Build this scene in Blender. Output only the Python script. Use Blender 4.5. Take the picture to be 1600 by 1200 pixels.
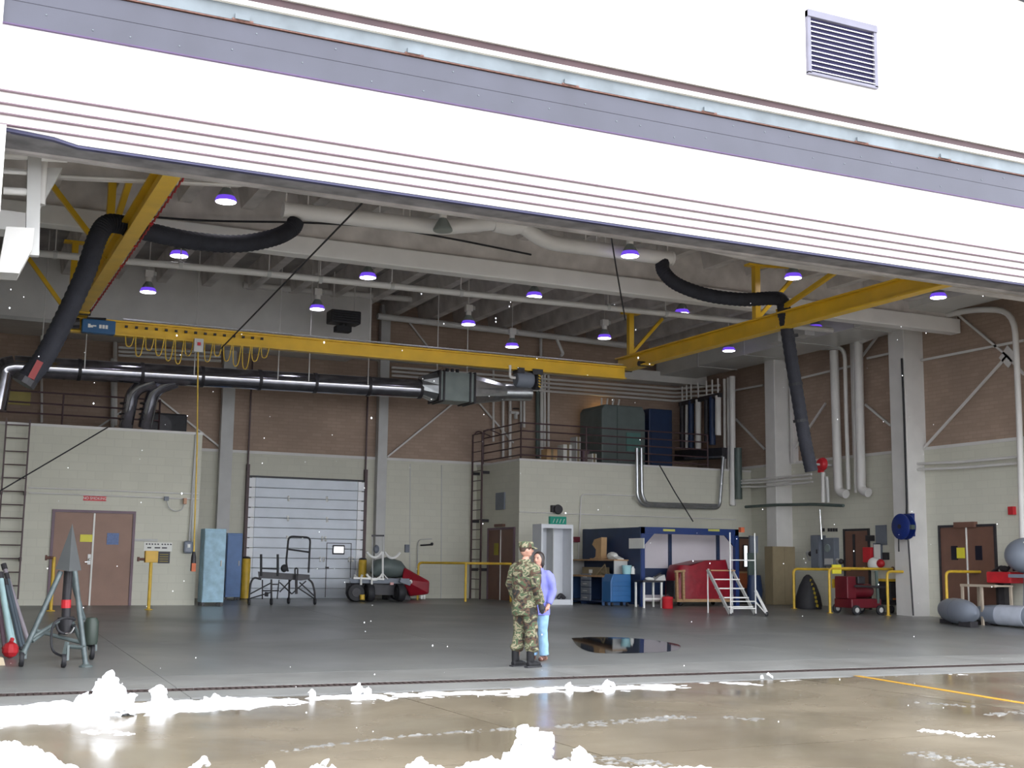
import bpy, bmesh, math, random
from mathutils import Vector, Matrix, noise
random.seed(7)
for o in list(bpy.data.objects): bpy.data.objects.remove(o, do_unlink=True)
S = bpy.context.scene; C = S.collection
PI = math.pi; R = math.radians
# ---------------------------------------------------------------- camera
FPX = 1938.4; CAMZ = 1.55
def cam_axes(yaw, pitch, roll):
    cy, sy, cp, sp = math.cos(yaw), math.sin(yaw), math.cos(pitch), math.sin(pitch)
    fwd = Vector((sy*cp, cy*cp, sp)); right = Vector((cy, -sy, 0)); up = right.cross(fwd)
    cr, sr = math.cos(roll), math.sin(roll)
    return right*cr + up*sr, up*cr - right*sr, -fwd
_r, _u, _b = cam_axes(R(25.18), R(8.26), R(0.738))
CM = Matrix((_r, _u, _b)).transposed()
cam = bpy.data.objects.new('camera', bpy.data.cameras.new('camera')); C.objects.link(cam)
cam.data.sensor_width = 36; cam.data.lens = FPX/1600*36; cam.data.clip_end = 500
cam.matrix_world = Matrix.Translation((0, 0, CAMZ)) @ CM.to_4x4()
S.camera = cam
# ---------------------------------------------------------------- world, exposure
W = bpy.data.worlds.new('overcast_sky'); S.world = W; W.use_nodes = True
bg = W.node_tree.nodes['Background']; bg.inputs[0].default_value = (0.92, 0.95, 1.0, 1); bg.inputs[1].default_value = 5.6
S.view_settings.view_transform = 'Standard'; S.view_settings.look = 'None'
S.view_settings.gamma = 1; S.view_settings.use_curve_mapping = False
S.view_settings.exposure = 0.0
# ---------------------------------------------------------------- survey: photograph pixel -> place on a known plane
def ray(px, py): return CM @ Vector(((px-800)/FPX, -(py-600)/FPX, -1))
CAM = Vector((0, 0, CAMZ))
def PY(px, py, Y): r = ray(px, py); return CAM + r*(Y/r.y)
def PX(px, py, X): r = ray(px, py); return CAM + r*(X/r.x)
def PZ(px, py, Z): r = ray(px, py); return CAM + r*((Z-CAMZ)/r.z)
def fl(Y): return max(0.0, min(0.47, (Y-14.6)*0.0305))      # the hangar floor falls towards the door
def PF(px, py):
    z = .3
    for _ in range(30): p = PZ(px, py, z); z = .5*z + .5*fl(p.y)
    return p
# ---------------------------------------------------------------- mesh builder
WLOC = {}
class MB:
    def __init__(s): s.v = []; s.f = []
    def add(s, v, f):
        n = len(s.v); s.v += [tuple(q) for q in v]; s.f += [tuple(i+n for i in q) for q in f]; return s
    def box(s, x0, x1, y0, y1, z0, z1):
        return s.add([(x0,y0,z0),(x1,y0,z0),(x1,y1,z0),(x0,y1,z0),(x0,y0,z1),(x1,y0,z1),(x1,y1,z1),(x0,y1,z1)],
                     [(0,3,2,1),(4,5,6,7),(0,1,5,4),(1,2,6,5),(2,3,7,6),(3,0,4,7)])
    def cbox(s, c, sx, sy, sz, rz=0, rx=0, ry=0):
        m = Matrix.Rotation(rz,3,'Z') @ Matrix.Rotation(ry,3,'Y') @ Matrix.Rotation(rx,3,'X'); c = Vector(c); q = []
        for z in(-.5,.5):
            for x,y in((-.5,-.5),(.5,-.5),(.5,.5),(-.5,.5)): q.append(c + m @ Vector((x*sx,y*sy,z*sz)))
        return s.add(q, [(0,3,2,1),(4,5,6,7),(0,1,5,4),(1,2,6,5),(2,3,7,6),(3,0,4,7)])
    def bar(s, a, b, w, h, up=(0,0,1)):
        a, b = Vector(a), Vector(b); d = (b-a).normalized(); up = Vector(up)
        if abs(d.dot(up)) > .98: up = Vector((0,1,0))
        r = d.cross(up).normalized(); u = r.cross(d); q = []
        for p in(a,b):
            for i,j in((-1,-1),(1,-1),(1,1),(-1,1)): q.append(p + r*(i*w/2) + u*(j*h/2))
        return s.add(q, [(0,3,2,1),(4,5,6,7),(0,1,5,4),(1,2,6,5),(2,3,7,6),(3,0,4,7)])
    def ibeam(s, a, b, h, w, tf=.03, tw=.02):
        a, b = Vector(a), Vector(b); z = Vector((0,0,1))
        s.bar(a, b, w, tf); s.bar(a + z*(h-tf), b + z*(h-tf), w, tf)
        return s.bar(a + z*((h-tf)/2), b + z*((h-tf)/2), tw, h-tf)
    def rings(s, rs, closed=False, cap=True):
        n = len(rs[0]); v = [p for r in rs for p in r]; f = []; k = len(rs)
        for i in range(k if closed else k-1):
            for j in range(n):
                f.append((i*n+j, i*n+(j+1)%n, ((i+1)%k)*n+(j+1)%n, ((i+1)%k)*n+j))
        if cap and not closed: f += [tuple(range(n))[::-1], tuple(range((k-1)*n, k*n))]
        return s.add(v, f)
    def tube(s, pts, r, n=8, r1=None, flat=1.0, cap=True, closed=False):
        pts = [Vector(p) for p in pts]; rs = []; m = len(pts); ref = None
        for i, p in enumerate(pts):
            if closed: d = (pts[(i+1)%m]-pts[i-1])
            else: d = (pts[min(i+1,m-1)]-pts[max(i-1,0)])
            d = d.normalized() if d.length > 1e-9 else Vector((0,0,1))
            if ref is None:
                ref = Vector((0,0,1)) if abs(d.z) < .9 else Vector((1,0,0))
            a = (ref - d*ref.dot(d)).normalized(); b = d.cross(a); ref = a
            rr = r[i] if isinstance(r, (list,tuple)) else (r if r1 is None else r + (r1-r)*i/(m-1))
            rs.append([p + a*(math.cos(t*2*PI/n)*rr) + b*(math.sin(t*2*PI/n)*rr*flat) for t in range(n)])
        return s.rings(rs, closed, cap)
    def cyl(s, a, b, r, n=12, r1=None): return s.tube([a,b], r, n, r1)
    def lathe(s, o, prof, n=20, axis='Z'):
        o = Vector(o); rs = []
        for r, h in prof:
            ring = []
            for t in range(n):
                c, q = math.cos(t*2*PI/n)*r, math.sin(t*2*PI/n)*r
                ring.append(o + Vector({'Z':(c,q,h),'X':(h,c,q),'Y':(c,h,q)}[axis]))
            rs.append(ring)
        return s.rings(rs)
    def ball(s, c, rx, ry=None, rz=None, nu=14, nv=9):
        ry = rx if ry is None else ry; rz = rx if rz is None else rz; c = Vector(c); rs = []
        for i in range(nv):
            t = -PI/2 + PI*(i+.35)/(nv-.3)
            rs.append([c + Vector((rx*math.cos(t)*math.cos(k*2*PI/nu), ry*math.cos(t)*math.sin(k*2*PI/nu), rz*math.sin(t))) for k in range(nu)])
        return s.rings(rs)
    def prism(s, poly, axis, a, b):
        def P(u, w, h): return {'X':(h,u,w),'Y':(u,h,w),'Z':(u,w,h)}[axis]
        n = len(poly)
        return s.add([P(u,w,a) for u,w in poly] + [P(u,w,b) for u,w in poly],
                     [tuple(range(n))[::-1], tuple(range(n,2*n))] + [(i,(i+1)%n,n+(i+1)%n,n+i) for i in range(n)])
    def build(s, name, mat, parent=None, smooth=False, bevel=0, label=None, kind=None):
        me = bpy.data.meshes.new(name); off = WLOC.get(parent.name, Vector((0,0,0))) if parent else Vector((0,0,0))
        me.from_pydata([Vector(p)-off for p in s.v], [], s.f)
        bm = bmesh.new(); bm.from_mesh(me); bmesh.ops.recalc_face_normals(bm, faces=bm.faces); bm.to_mesh(me); bm.free()
        me.materials.append(mat)
        o = bpy.data.objects.new(name, me); C.objects.link(o)
        if parent: o.parent = parent; WLOC[o.name] = off
        if smooth:
            for p in me.polygons: p.use_smooth = True
            try: me.set_sharp_from_angle(angle=R(40))
            except Exception: pass
        if bevel:
            b = o.modifiers.new('bevel','BEVEL'); b.width = bevel; b.segments = 2; b.limit_method = 'ANGLE'; b.angle_limit = R(50)
        if label: o['label'] = label
        if kind: o['kind'] = kind
        return o
def tag(o, label, cat, group=None, kind=None):
    o['label'] = label; o['category'] = cat
    if group: o['group'] = group
    if kind: o['kind'] = kind
    return o
def thing(name, label, cat, loc=(0,0,0), group=None, kind=None):
    o = bpy.data.objects.new(name, None); C.objects.link(o); o.location = loc; o.empty_display_size = .1
    WLOC[o.name] = Vector(loc); return tag(o, label, cat, group, kind)
def dup(root, loc, rz=None, label=None, group=None, skip=()):
    r = root.copy(); C.objects.link(r); r.location = loc; WLOC[r.name] = Vector(loc)
    if rz is not None: r.rotation_euler = (0,0,rz)
    if label: r['label'] = label
    if group: r['group'] = group
    for ch in root.children:
        if ch.name.split('.')[0] in skip: continue
        c = ch.copy(); C.objects.link(c); c.parent = r
        for g in ch.children:
            d = g.copy(); C.objects.link(d); d.parent = c
    return r
def bend(pts, r, seg=5):
    """round the corners of a polyline"""
    pts = [Vector(p) for p in pts]; out = [pts[0]]
    for i in range(1, len(pts)-1):
        a, b, c = pts[i-1], pts[i], pts[i+1]
        u = (a-b); v = (c-b); k = min(r, u.length*.49, v.length*.49); p0 = b+u.normalized()*k; p1 = b+v.normalized()*k
        for t in range(seg+1):
            t /= seg; out.append(p0*(1-t)**2 + b*2*t*(1-t) + p1*t*t)
    out.append(pts[-1]); return out
def spline(pts, seg=8):
    pts = [Vector(p) for p in pts]; out = []; n = len(pts)
    for i in range(n-1):
        p0, p1, p2, p3 = pts[max(i-1,0)], pts[i], pts[i+1], pts[min(i+2,n-1)]
        for k in range(seg):
            t = k/seg
            out.append(.5*((2*p1)+(p2-p0)*t+(2*p0-5*p1+4*p2-p3)*t*t+(3*p1-p0-3*p2+p3)*t**3))
    out.append(pts[-1]); return out
def text(body, size, mat, loc, rot, parent=None, name='lettering', sx=1.0, ext=.002):
    cu = bpy.data.curves.new('t','FONT'); cu.body = body; cu.size = size; cu.extrude = ext; cu.align_x = 'CENTER'; cu.align_y = 'CENTER'
    t = bpy.data.objects.new('t', cu); C.objects.link(t)
    bpy.context.view_layer.update()
    me = bpy.data.meshes.new_from_object(t.evaluated_get(bpy.context.evaluated_depsgraph_get()))
    bpy.data.objects.remove(t); me.materials.clear(); me.materials.append(mat)
    o = bpy.data.objects.new(name, me); C.objects.link(o)
    off = WLOC.get(parent.name, Vector((0,0,0))) if parent else Vector((0,0,0))
    o.location = Vector(loc)-off; o.rotation_euler = rot; o.scale = (sx,1,1)
    if parent: o.parent = parent
    return o
# ---------------------------------------------------------------- materials
def M(name, col, rough=.6, metal=0.0, var=.12, scale=3.0, bump=0.0, bscale=60, spec=.5, stretch=(1,1,1), rvar=0):
    m = bpy.data.materials.new(name); m.use_nodes = True; nt = m.node_tree; N = nt.nodes; L = nt.links
    b = N['Principled BSDF']; b.inputs['Roughness'].default_value = rough; b.inputs['Metallic'].default_value = metal
    b.inputs['Specular IOR Level'].default_value = spec
    tc = N.new('ShaderNodeTexCoord'); mp = N.new('ShaderNodeMapping'); mp.inputs['Scale'].default_value = stretch
    L.new(tc.outputs['Object'], mp.inputs['Vector'])
    nz = N.new('ShaderNodeTexNoise'); nz.inputs['Scale'].default_value = scale; nz.inputs['Detail'].default_value = 5
    L.new(mp.outputs[0], nz.inputs['Vector'])
    mr = N.new('ShaderNodeMapRange'); mr.inputs['From Min'].default_value = .3; mr.inputs['From Max'].default_value = .7
    L.new(nz.outputs['Fac'], mr.inputs['Value'])
    mx = N.new('ShaderNodeMix'); mx.data_type = 'RGBA'
    mx.inputs[6].default_value = (*[c*(1-var) for c in col], 1); mx.inputs[7].default_value = (*[min(1,c*(1+var)) for c in col], 1)
    L.new(mr.outputs[0], mx.inputs[0]); L.new(mx.outputs[2], b.inputs['Base Color'])
    if rvar:
        r2 = N.new('ShaderNodeMapRange'); r2.inputs['From Min'].default_value = .35; r2.inputs['From Max'].default_value = .65
        r2.inputs['To Min'].default_value = max(.02, rough-rvar); r2.inputs['To Max'].default_value = rough+rvar
        L.new(nz.outputs['Fac'], r2.inputs['Value']); L.new(r2.outputs[0], b.inputs['Roughness'])
    if bump:
        n2 = N.new('ShaderNodeTexNoise'); n2.inputs['Scale'].default_value = bscale; n2.inputs['Detail'].default_value = 3
        L.new(tc.outputs['Object'], n2.inputs['Vector'])
        bp = N.new('ShaderNodeBump'); bp.inputs['Strength'].default_value = bump; bp.inputs['Distance'].default_value = .02
        L.new(n2.outputs['Fac'], bp.inputs['Height']); L.new(bp.outputs[0], b.inputs['Normal'])
    return m
def Mbrick(name, col, mortar, bw, bh, rough=.85, var=.12, bump=.25, msize=.012):
    m = M(name, col, rough, var=var, scale=.6); nt = m.node_tree; N = nt.nodes; L = nt.links; b = N['Principled BSDF']
    tc = N.new('ShaderNodeTexCoord'); sp = N.new('ShaderNodeSeparateXYZ'); L.new(tc.outputs['Object'], sp.inputs[0])
    ad = N.new('ShaderNodeMath'); L.new(sp.outputs[0], ad.inputs[0]); L.new(sp.outputs[1], ad.inputs[1])
    cb = N.new('ShaderNodeCombineXYZ'); L.new(ad.outputs[0], cb.inputs[0]); L.new(sp.outputs[2], cb.inputs[1])
    br = N.new('ShaderNodeTexBrick'); br.inputs['Scale'].default_value = 1; br.inputs['Brick Width'].default_value = bw; br.inputs['Row Height'].default_value = bh
    br.inputs['Mortar Size'].default_value = msize; br.inputs['Mortar Smooth'].default_value = .3
    br.inputs['Color1'].default_value = (1,1,1,1); br.inputs['Color2'].default_value = (1-var,1-var,1-var,1); br.inputs['Mortar'].default_value = (mortar,mortar,mortar,1)
    L.new(cb.outputs[0], br.inputs['Vector'])
    src = b.inputs['Base Color'].links[0].from_socket
    mx = N.new('ShaderNodeMix'); mx.data_type = 'RGBA'; mx.blend_type = 'MULTIPLY'; mx.inputs[0].default_value = 1
    L.new(src, mx.inputs[6]); L.new(br.outputs['Color'], mx.inputs[7]); L.new(mx.outputs[2], b.inputs['Base Color'])
    bp = N.new('ShaderNodeBump'); bp.inputs['Strength'].default_value = bump; bp.inputs['Distance'].default_value = .01; bp.invert = True
    L.new(br.outputs['Fac'], bp.inputs['Height']); L.new(bp.outputs[0], b.inputs['Normal'])
    return m
def Memit(name, col, strength, base=(.8,.8,.8)):
    m = bpy.data.materials.new(name); m.use_nodes = True; b = m.node_tree.nodes['Principled BSDF']
    b.inputs['Base Color'].default_value = (*base,1); b.inputs['Emission Color'].default_value = (*col,1); b.inputs['Emission Strength'].default_value = strength
    return m
m_cmu   = Mbrick('painted_block_cream', (.62,.61,.52), .93, .4, .2, bump=.12, var=.04)
m_brick = Mbrick('brown_brick', (.40,.295,.23), .85, .3, .1, var=.12)
m_conc  = M('ceiling_concrete', (.60,.565,.545), .85, var=.2, scale=2, bump=.1)
m_deck  = M('deck_concrete', (.34,.32,.31), .9, var=.25, scale=1.5, bump=.1)
m_white = M('white_painted_steel', (.66,.645,.625), .5, var=.06, scale=2)
m_grey  = M('grey_painted_steel', (.50,.50,.49), .5, var=.08, scale=2)
m_facade= M('cream_stucco', (.86,.84,.78), .8, var=.03, scale=2, bump=.05)
m_doorw = M('white_door_skin', (.85,.84,.82), .6, var=.03, scale=1)
m_header= M('violet_grey_steel', (.050,.051,.073), .5, var=.10, scale=1.5, bump=.02)
m_blueg = M('pale_blue_steel', (.135,.16,.178), .5, var=.25, scale=2)
m_rust  = M('rust', (.15,.075,.06), .85, var=.3, scale=20)
m_maroon= M('maroon_flashing', (.045,.02,.024), .6, var=.2)
m_yel   = M('crane_yellow', (.70,.43,.02), .38, var=.10, scale=2)
m_yel2  = M('safety_yellow', (.62,.40,.035), .45, var=.15, scale=6)
m_black = M('black_rubber', (.018,.018,.022), .65, var=.2, scale=8)
m_hose  = M('black_hose_fabric', (.020,.021,.030), .8, var=.2, scale=6, bump=.3, bscale=40)
m_dark  = M('dark_steel', (.035,.033,.038), .5, metal=.2, var=.2, scale=6)
m_rail  = M('brown_rail_paint', (.075,.04,.045), .5, var=.15, scale=8)
m_galv  = M('galvanised_duct', (.45,.47,.49), .30, metal=.9, var=.12, scale=6)
m_spiral= M('spiral_duct', (.34,.34,.38), .13, metal=.95, var=.15, scale=5)
m_steel = M('bright_steel', (.70,.71,.72), .25, metal=1, var=.05)
m_alum  = M('ribbed_door_steel', (.56,.60,.66), .45, metal=.15, var=.06, scale=2)
m_pale  = M('pale_strip', (.9,.92,.95), .5, var=.05)
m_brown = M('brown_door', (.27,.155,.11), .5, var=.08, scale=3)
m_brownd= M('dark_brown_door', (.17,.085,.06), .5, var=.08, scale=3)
m_maud  = M('mauve_frame', (.16,.10,.13), .5, var=.1)
m_blue  = M('workshop_blue', (.008,.032,.15), .4, var=.12, scale=4)
m_navy  = M('navy_panel', (.012,.03,.085), .5, var=.15, scale=3)
m_mblue = M('bright_blue_enamel', (.014,.11,.30), .35, var=.08, scale=3)
m_lblue = M('faded_pale_blue', (.30,.47,.58), .55, var=.22, scale=5)
m_dblue = M('cabinet_blue', (.09,.19,.42), .45, var=.1, scale=4)
m_reel  = M('reel_blue', (.008,.025,.16), .4, var=.1)
m_red   = M('red_paint', (.55,.02,.03), .45, var=.12, scale=6)
m_tarp  = M('red_tarpaulin', (.26,.006,.018), .4, var=.2, scale=4, bump=.3, bscale=9)
m_olive = M('jack_grey_green', (.10,.125,.125), .5, var=.15, scale=6)
m_tankg = M('grey_tank_paint', (.20,.225,.275), .4, var=.08, scale=2)
m_green = M('machine_green', (.12,.15,.145), .5, var=.12, scale=3)
m_greenp= M('dark_green_pipe', (.08,.11,.10), .5, var=.15)
m_tan   = M('tan_board', (.25,.20,.12), .7, var=.08, scale=4)
m_wood  = M('worn_wood', (.40,.24,.12), .6, var=.25, scale=4, stretch=(1,6,6))
m_card  = M('cardboard', (.50,.32,.16), .8, var=.1)
m_box   = M('grey_enclosure', (.16,.18,.22), .5, var=.1)
m_paper = M('white_paper', (.80,.80,.76), .7, var=.04)
m_board = M('white_board', (.62,.58,.62), .4, var=.06, scale=1)
m_cyan  = M('pale_cyan_plastic', (.35,.62,.66), .4, var=.06)
m_gsign = M('sign_green', (.0,.32,.22), .4, var=.05)
m_ysign = M('sign_yellow', (.75,.68,.05), .5, var=.04)
m_bsign = M('sign_blue', (.10,.16,.34), .5, var=.15, scale=20)
m_steelw= M('white_bars', (.78,.78,.76), .4, var=.05)
m_snow  = M('wet_snow', (.90,.92,.95), .55, var=.03, scale=6, bump=.35, bscale=25)
m_slush = M('slush', (.16,.155,.145), .4, var=.3, scale=9, bump=.5, bscale=40)
m_glassd= M('dark_glass', (.02,.02,.03), .1, var=.1)
m_bright= M('bright_white_paint', (.80,.785,.77), .5, var=.04, scale=2)
m_lens  = Memit('lamp_lens', (.93,.90,1), 16)
m_halo = Memit('violet_halo_glow', (.20,.08,.95), .8, (.08,.05,.3))  # violet emission put on the rim to mimic the halo around lit lamps
m_shadeo= M('unlit_lamp_shade', (.26,.30,.29), .35, var=.05)
m_win   = Memit('daylight_window', (.93,.97,1), 1.5)
# ================================================================ THE SETTING
XR, YB, YF = 24.2, 36.3, 14.6          # right wall, back wall, door plane
def wet(name, c0, c1, r0, r1, scale, bump=.05):
    m = M(name, c0, .3, var=0, scale=scale, bump=bump, bscale=14); N = m.node_tree.nodes; L = m.node_tree.links; b = N['Principled BSDF']
    nz = [n for n in N if n.type == 'TEX_NOISE'][0]; mx = [n for n in N if n.type == 'MIX'][0]
    mx.inputs[6].default_value = (*c0,1); mx.inputs[7].default_value = (*c1,1)
    tc = [n for n in N if n.type == 'TEX_COORD'][0]
    n2 = N.new('ShaderNodeTexNoise'); n2.inputs['Scale'].default_value = scale*.45; n2.inputs['Detail'].default_value = 6; n2.inputs['Distortion'].default_value = .4
    L.new(tc.outputs['Object'], n2.inputs['Vector'])
    mr = N.new('ShaderNodeMapRange'); mr.inputs['From Min'].default_value = .38; mr.inputs['From Max'].default_value = .62
    mr.inputs['To Min'].default_value = r0; mr.inputs['To Max'].default_value = r1
    L.new(n2.outputs['Fac'], mr.inputs['Value']); L.new(mr.outputs[0], b.inputs['Roughness'])
    return m
m_apron = wet('wet_apron_concrete', (.112,.092,.064), (.18,.15,.108), .10, .36, .8, .03)
m_floor = wet('hangar_floor_concrete', (.15,.153,.15), (.195,.198,.192), .28, .42, .6, .02)
m_sillc = wet('threshold_concrete', (.17,.17,.163), (.22,.22,.212), .3, .5, 1.2, .03)
m_gap   = M('joint_filler', (.025,.024,.024), .8)
def struct(name, label, cat): return thing(name, label, cat, (0,0,0), kind='structure')
def sbuild(mb, name, mat, label, cat, **k): return tag(mb.build(name, mat, **k), label, cat, kind='structure')
# --- apron of concrete slabs outside
gr = struct('ground', 'wet brown concrete apron in front of the hangar', 'ground')
MB().box(-40, 60, -20, YF-.12, -.30, -.025).build('joint_bed', m_gap, gr)
jx = PZ(790, 1136, 0).x; jy = 9.2
xs = [jx + 6.1*k for k in range(-6, 8)]; ys = [jy-19, jy-12.4, jy-6.2, jy, YF-.14]
slab_cache = {}
for i in range(len(xs)-1):
    for j in range(len(ys)-1):
        if j == 2: pass
        key = j
        if key not in slab_cache:
            o = MB().box(0, xs[1]-xs[0]-.022, ys[j], ys[j+1]-.022, -.12, 0).build('slab', m_apron, gr); slab_cache[key] = o
        else:
            o = slab_cache[key].copy(); C.objects.link(o)
        o.location.x = xs[i]
# --- hangar floor, falling towards the door
fo = struct('floor', 'grey hangar floor of smooth concrete slabs', 'floor')
MB().add([(-3,YF-.1,-.16),(26,YF-.1,-.16),(26,30,.40),(-3,30,.40),(26,37,.40),(-3,37,.40)], [(0,1,2,3),(3,2,4,5)]).build('joint_bed', m_gap, fo)
def fslab(x0, x1, y0, y1, mat):
    z0, z1 = fl(y0), fl(y1); t = .045
    MB().add([(x0,y0,z0-t),(x1,y0,z0-t),(x1,y1,z1-t),(x0,y1,z1-t),(x0,y0,z0),(x1,y0,z0),(x1,y1,z1),(x0,y1,z1)],
             [(0,3,2,1),(4,5,6,7),(0,1,5,4),(1,2,6,5),(2,3,7,6),(3,0,4,7)]).build('slab', mat, fo)
yy = [15.52, 16.7, 21.2, 25.6, 30.0, 36.4]
for k in range(5): fslab(-2.5+5.4*k, 2.9+5.4*k-.01, YF+.02, 15.22, m_sillc)
for j in range(5):
    for k in range(5): fslab(-2.5+5.4*k, 2.9+5.4*k-.008, yy[j], yy[j+1]-.008, m_sillc if j == 0 else m_floor)
gm = MB(); L0 = 1.0
m_grate = M('rusty_grate', (.06,.043,.04), .7, metal=.3, var=.3, scale=12)
gm.box(0,L0-.01,0,.02,-.03,0).box(0,L0-.01,.26,.28,-.03,0)
for k in range(12): gm.box(.02+k*.08, .05+k*.08, .02, .26, -.02, -.003)
g0 = gm.build('drain_grate', m_grate, fo)
for k in range(26):
    g = g0 if k == 0 else g0.copy()
    if k: C.objects.link(g)
    g.location = (-1.9+k, 15.23, fl(15.37)); 
MB().box(-2, 24, YF-.11, YF-.07, -.08, -.012).build('door_track', m_dark, fo)
# --- walls
wb = struct('wall_back', 'hangar back wall with cream block base and brown brick above', 'wall')
MB().box(-2.5, XR+.4, YB, YB+.4, .2, 4.70).build('block_base', m_cmu, wb)
MB().box(-2.5, XR+.4, YB+.06, YB+.4, 4.72, 10.6).build('brick_panel', m_brick, wb)
MB().box(-2.5, XR, YB-.03, YB+.1, 4.68, 4.76).build('ledge', m_white, wb)
wr = struct('wall_right', 'right hangar wall with cream block base and brown brick above', 'wall')
MB().box(XR, XR+.4, YF, YB+.4, -.2, 4.74).build('block_base', m_cmu, wr)
MB().box(XR+.08, XR+.4, YF, YB+.4, 4.75, 10.6).build('brick_panel', m_brick, wr)
MB().box(XR-.03, XR+.1, YF+.5, YB, 4.72, 4.80).build('ledge', m_white, wr)
sbuild(MB().box(-2.8, -2.4, YF+.3, YB+.4, -.2, 10.6), 'wall_left', m_cmu, 'left hangar side wall of painted block', 'wall')
# --- facade above and beside the door opening
wf = struct('wall_front', 'white sunlit hangar facade above the open door', 'wall')
gz = lambda x: 11.25 - .085*(x-16.3)
MB().prism([(-6,8.50),(32,8.50),(32,gz(32)),(10,gz(10)),(-6,gz(10)-.6)], 'Y', YF-.05, YF+.35).build('upper_wall', m_facade, wf)
MB().prism([(10,gz(10)),(33,gz(33)),(33,gz(33)+.3),(10,gz(10)+.3),(-7,gz(10)-.5),(-7,gz(10)-.8)], 'Y', YF-.35, YF+.5).build('gable_fascia', m_header, wf)
MB().box(-6, .52, YF-.12, YF+.5, -.1, 6.34).build('jamb', m_facade, wf)
MB().box(-6, .40, YF-.10, YF+.5, 6.34, 8.55).build('jamb', m_facade, wf)
MB().box(23.4, 32, YF-.12, YF+.5, -.1, 8.55).build('jamb', m_facade, wf)
MB().box(-6, 32, YF+.02, YF+.5, 7.5, 8.55).build('header_backing', m_conc, wf)
tr = struct('trim_1', 'violet grey steel header with pale blue strip and maroon flashing', 'trim')
MB().box(.40, 23.4, YF-.045, YF+.03, 7.57, 7.843).build('channel', m_header, tr)
MB().box(.40, 23.4, YF-.047, YF+.03, 7.555, 7.57).build('violet_edge', M('violet_edge', (.07,.035,.11), .5), tr)
MB().box(.40, 23.4, YF-.05, YF+.03, 7.845, 8.09).build('channel', m_header, tr)
MB().box(.40, 32, YF-.075, YF+.03, 8.10, 8.113).build('rust_line', m_rust, tr)
MB().box(-6, 32, YF-.07, YF+.03, 8.12, 8.31).build('pale_strip', m_blueg, tr)
MB().box(-6, 32, YF-.13, YF+.03, 8.31, 8.37).build('cream_lip', m_facade, tr)
MB().box(-6, 32, YF-.11, YF+.03, 8.37, 8.47).build('flashing', m_maroon, tr)
MB().box(-6, 32, YF-.15, YF+.03, 8.475, 8.505).build('drip_edge', m_white, tr)
MB().box(-6, 32, YF-.10, YF+.03, 8.507, 8.53).build('dark_line', m_maroon, tr)  # second thin dark maroon strip, above the drip edge
for px, py in ((378,32),(646,85),(890,132),(1107,174),(1345,222),(1475,251)):
    p = PY(px, py, YF-.07); br = MB().box(p.x-.09, p.x+.09, YF-.10, YF-.06, 8.125, 8.19).build('bracket', m_blueg, tr)
    MB().box(p.x-.12, p.x+.14, YF-.085, YF-.06, 8.113, 8.135).build('rust_stain', m_rust, br)
for k in range(46):
    x = .9 + k*.5 + random.uniform(-.12,.12); z = random.choice((7.66,7.74,7.9,8.0))
    MB().lathe((x, YF-.045 if z < 7.84 else YF-.05, z), [(.009,-.008),(.009,.0)], 6, 'Y').build('rivet', m_blueg, tr)
# louvre vent
lv = thing('louvre_vent', 'grey square louvre vent in the white upper facade', 'vent', (12.46, YF-.05, 9.07))
a = (11.79, 13.12); MB().box(a[0]-.02, a[0]+.04, YF-.11, YF-.03, 9.07, 10.08).box(a[1]-.04, a[1]+.02, YF-.11, YF-.03, 9.07, 10.08).box(a[0]-.02, a[1]+.02, YF-.11, YF-.03, 9.05, 9.09).box(a[0]-.02, a[1]+.02, YF-.13, YF-.03, 9.98, 10.09).build('frame', M('vent_frame', (.15,.145,.19), .5), lv)
MB().box(a[0], a[1], YF-.065, YF-.04, 9.08, 10.0).build('backing', M('vent_dark', (.012,.01,.05), .8), lv)
for k in range(11):
    z = 9.115 + k*.079
    MB().add([(a[0]+.04,YF-.105,z),(a[1]-.04,YF-.105,z),(a[1]-.04,YF-.08,z+.012),(a[0]+.04,YF-.08,z+.012),(a[0]+.04,YF-.105,z+.014),(a[1]-.04,YF-.105,z+.014),(a[1]-.04,YF-.08,z+.026),(a[0]+.04,YF-.08,z+.026)],
             [(0,3,2,1),(4,5,6,7),(0,1,5,4),(1,2,6,5),(2,3,7,6),(3,0,4,7)]).build('slat', m_doorw, lv)
# --- the raised hangar door: telescoped white leaves
hd = struct('door_1', 'raised white hangar door of telescoped leaves', 'door')
for k, (y, z0, z1) in enumerate(((YF,6.79,7.56),(YF+.06,6.66,7.5),(YF+.12,6.56,7.4),(YF+.18,6.45,7.3))):
    lf = MB().box(.395, 23.4, y, y+.05, z0, z1).build('leaf', m_doorw, hd)
    MB().box(.395, 23.4, y-.012, y+.05, z0-.014, z0).build('shade_line', m_maud, lf)  # mauve strip draws the thin reddish shading along each leaf's lower edge
MB().prism([(.395,6.44),(1.05,6.40),(1.32,6.345),(23.4,6.345),(23.4,7.2),(.395,7.2)], 'Y', YF+.235, YF+.28).build('leaf', m_doorw, hd)
MB().prism([(.395,6.40),(1.05,6.365),(1.32,6.315),(23.4,6.315),(23.4,6.36),(1.32,6.375),(1.05,6.43),(.395,6.46)], 'Y', YF+.25, YF+.33).build('bottom_seal', M('navy_seal', (.04,.04,.095), .6), hd)
MB().box(.3, 23.4, YF+.30, YF+.95, 6.39, 6.6).build('door_pocket_soffit', M('mottled_soffit', (.19,.185,.195), .8, var=.35, scale=3), hd)
MB().box(.3, 23.4, YF+.90, YF+1.0, 6.36, 10.0).build('inner_lintel', m_deck, hd)
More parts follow.
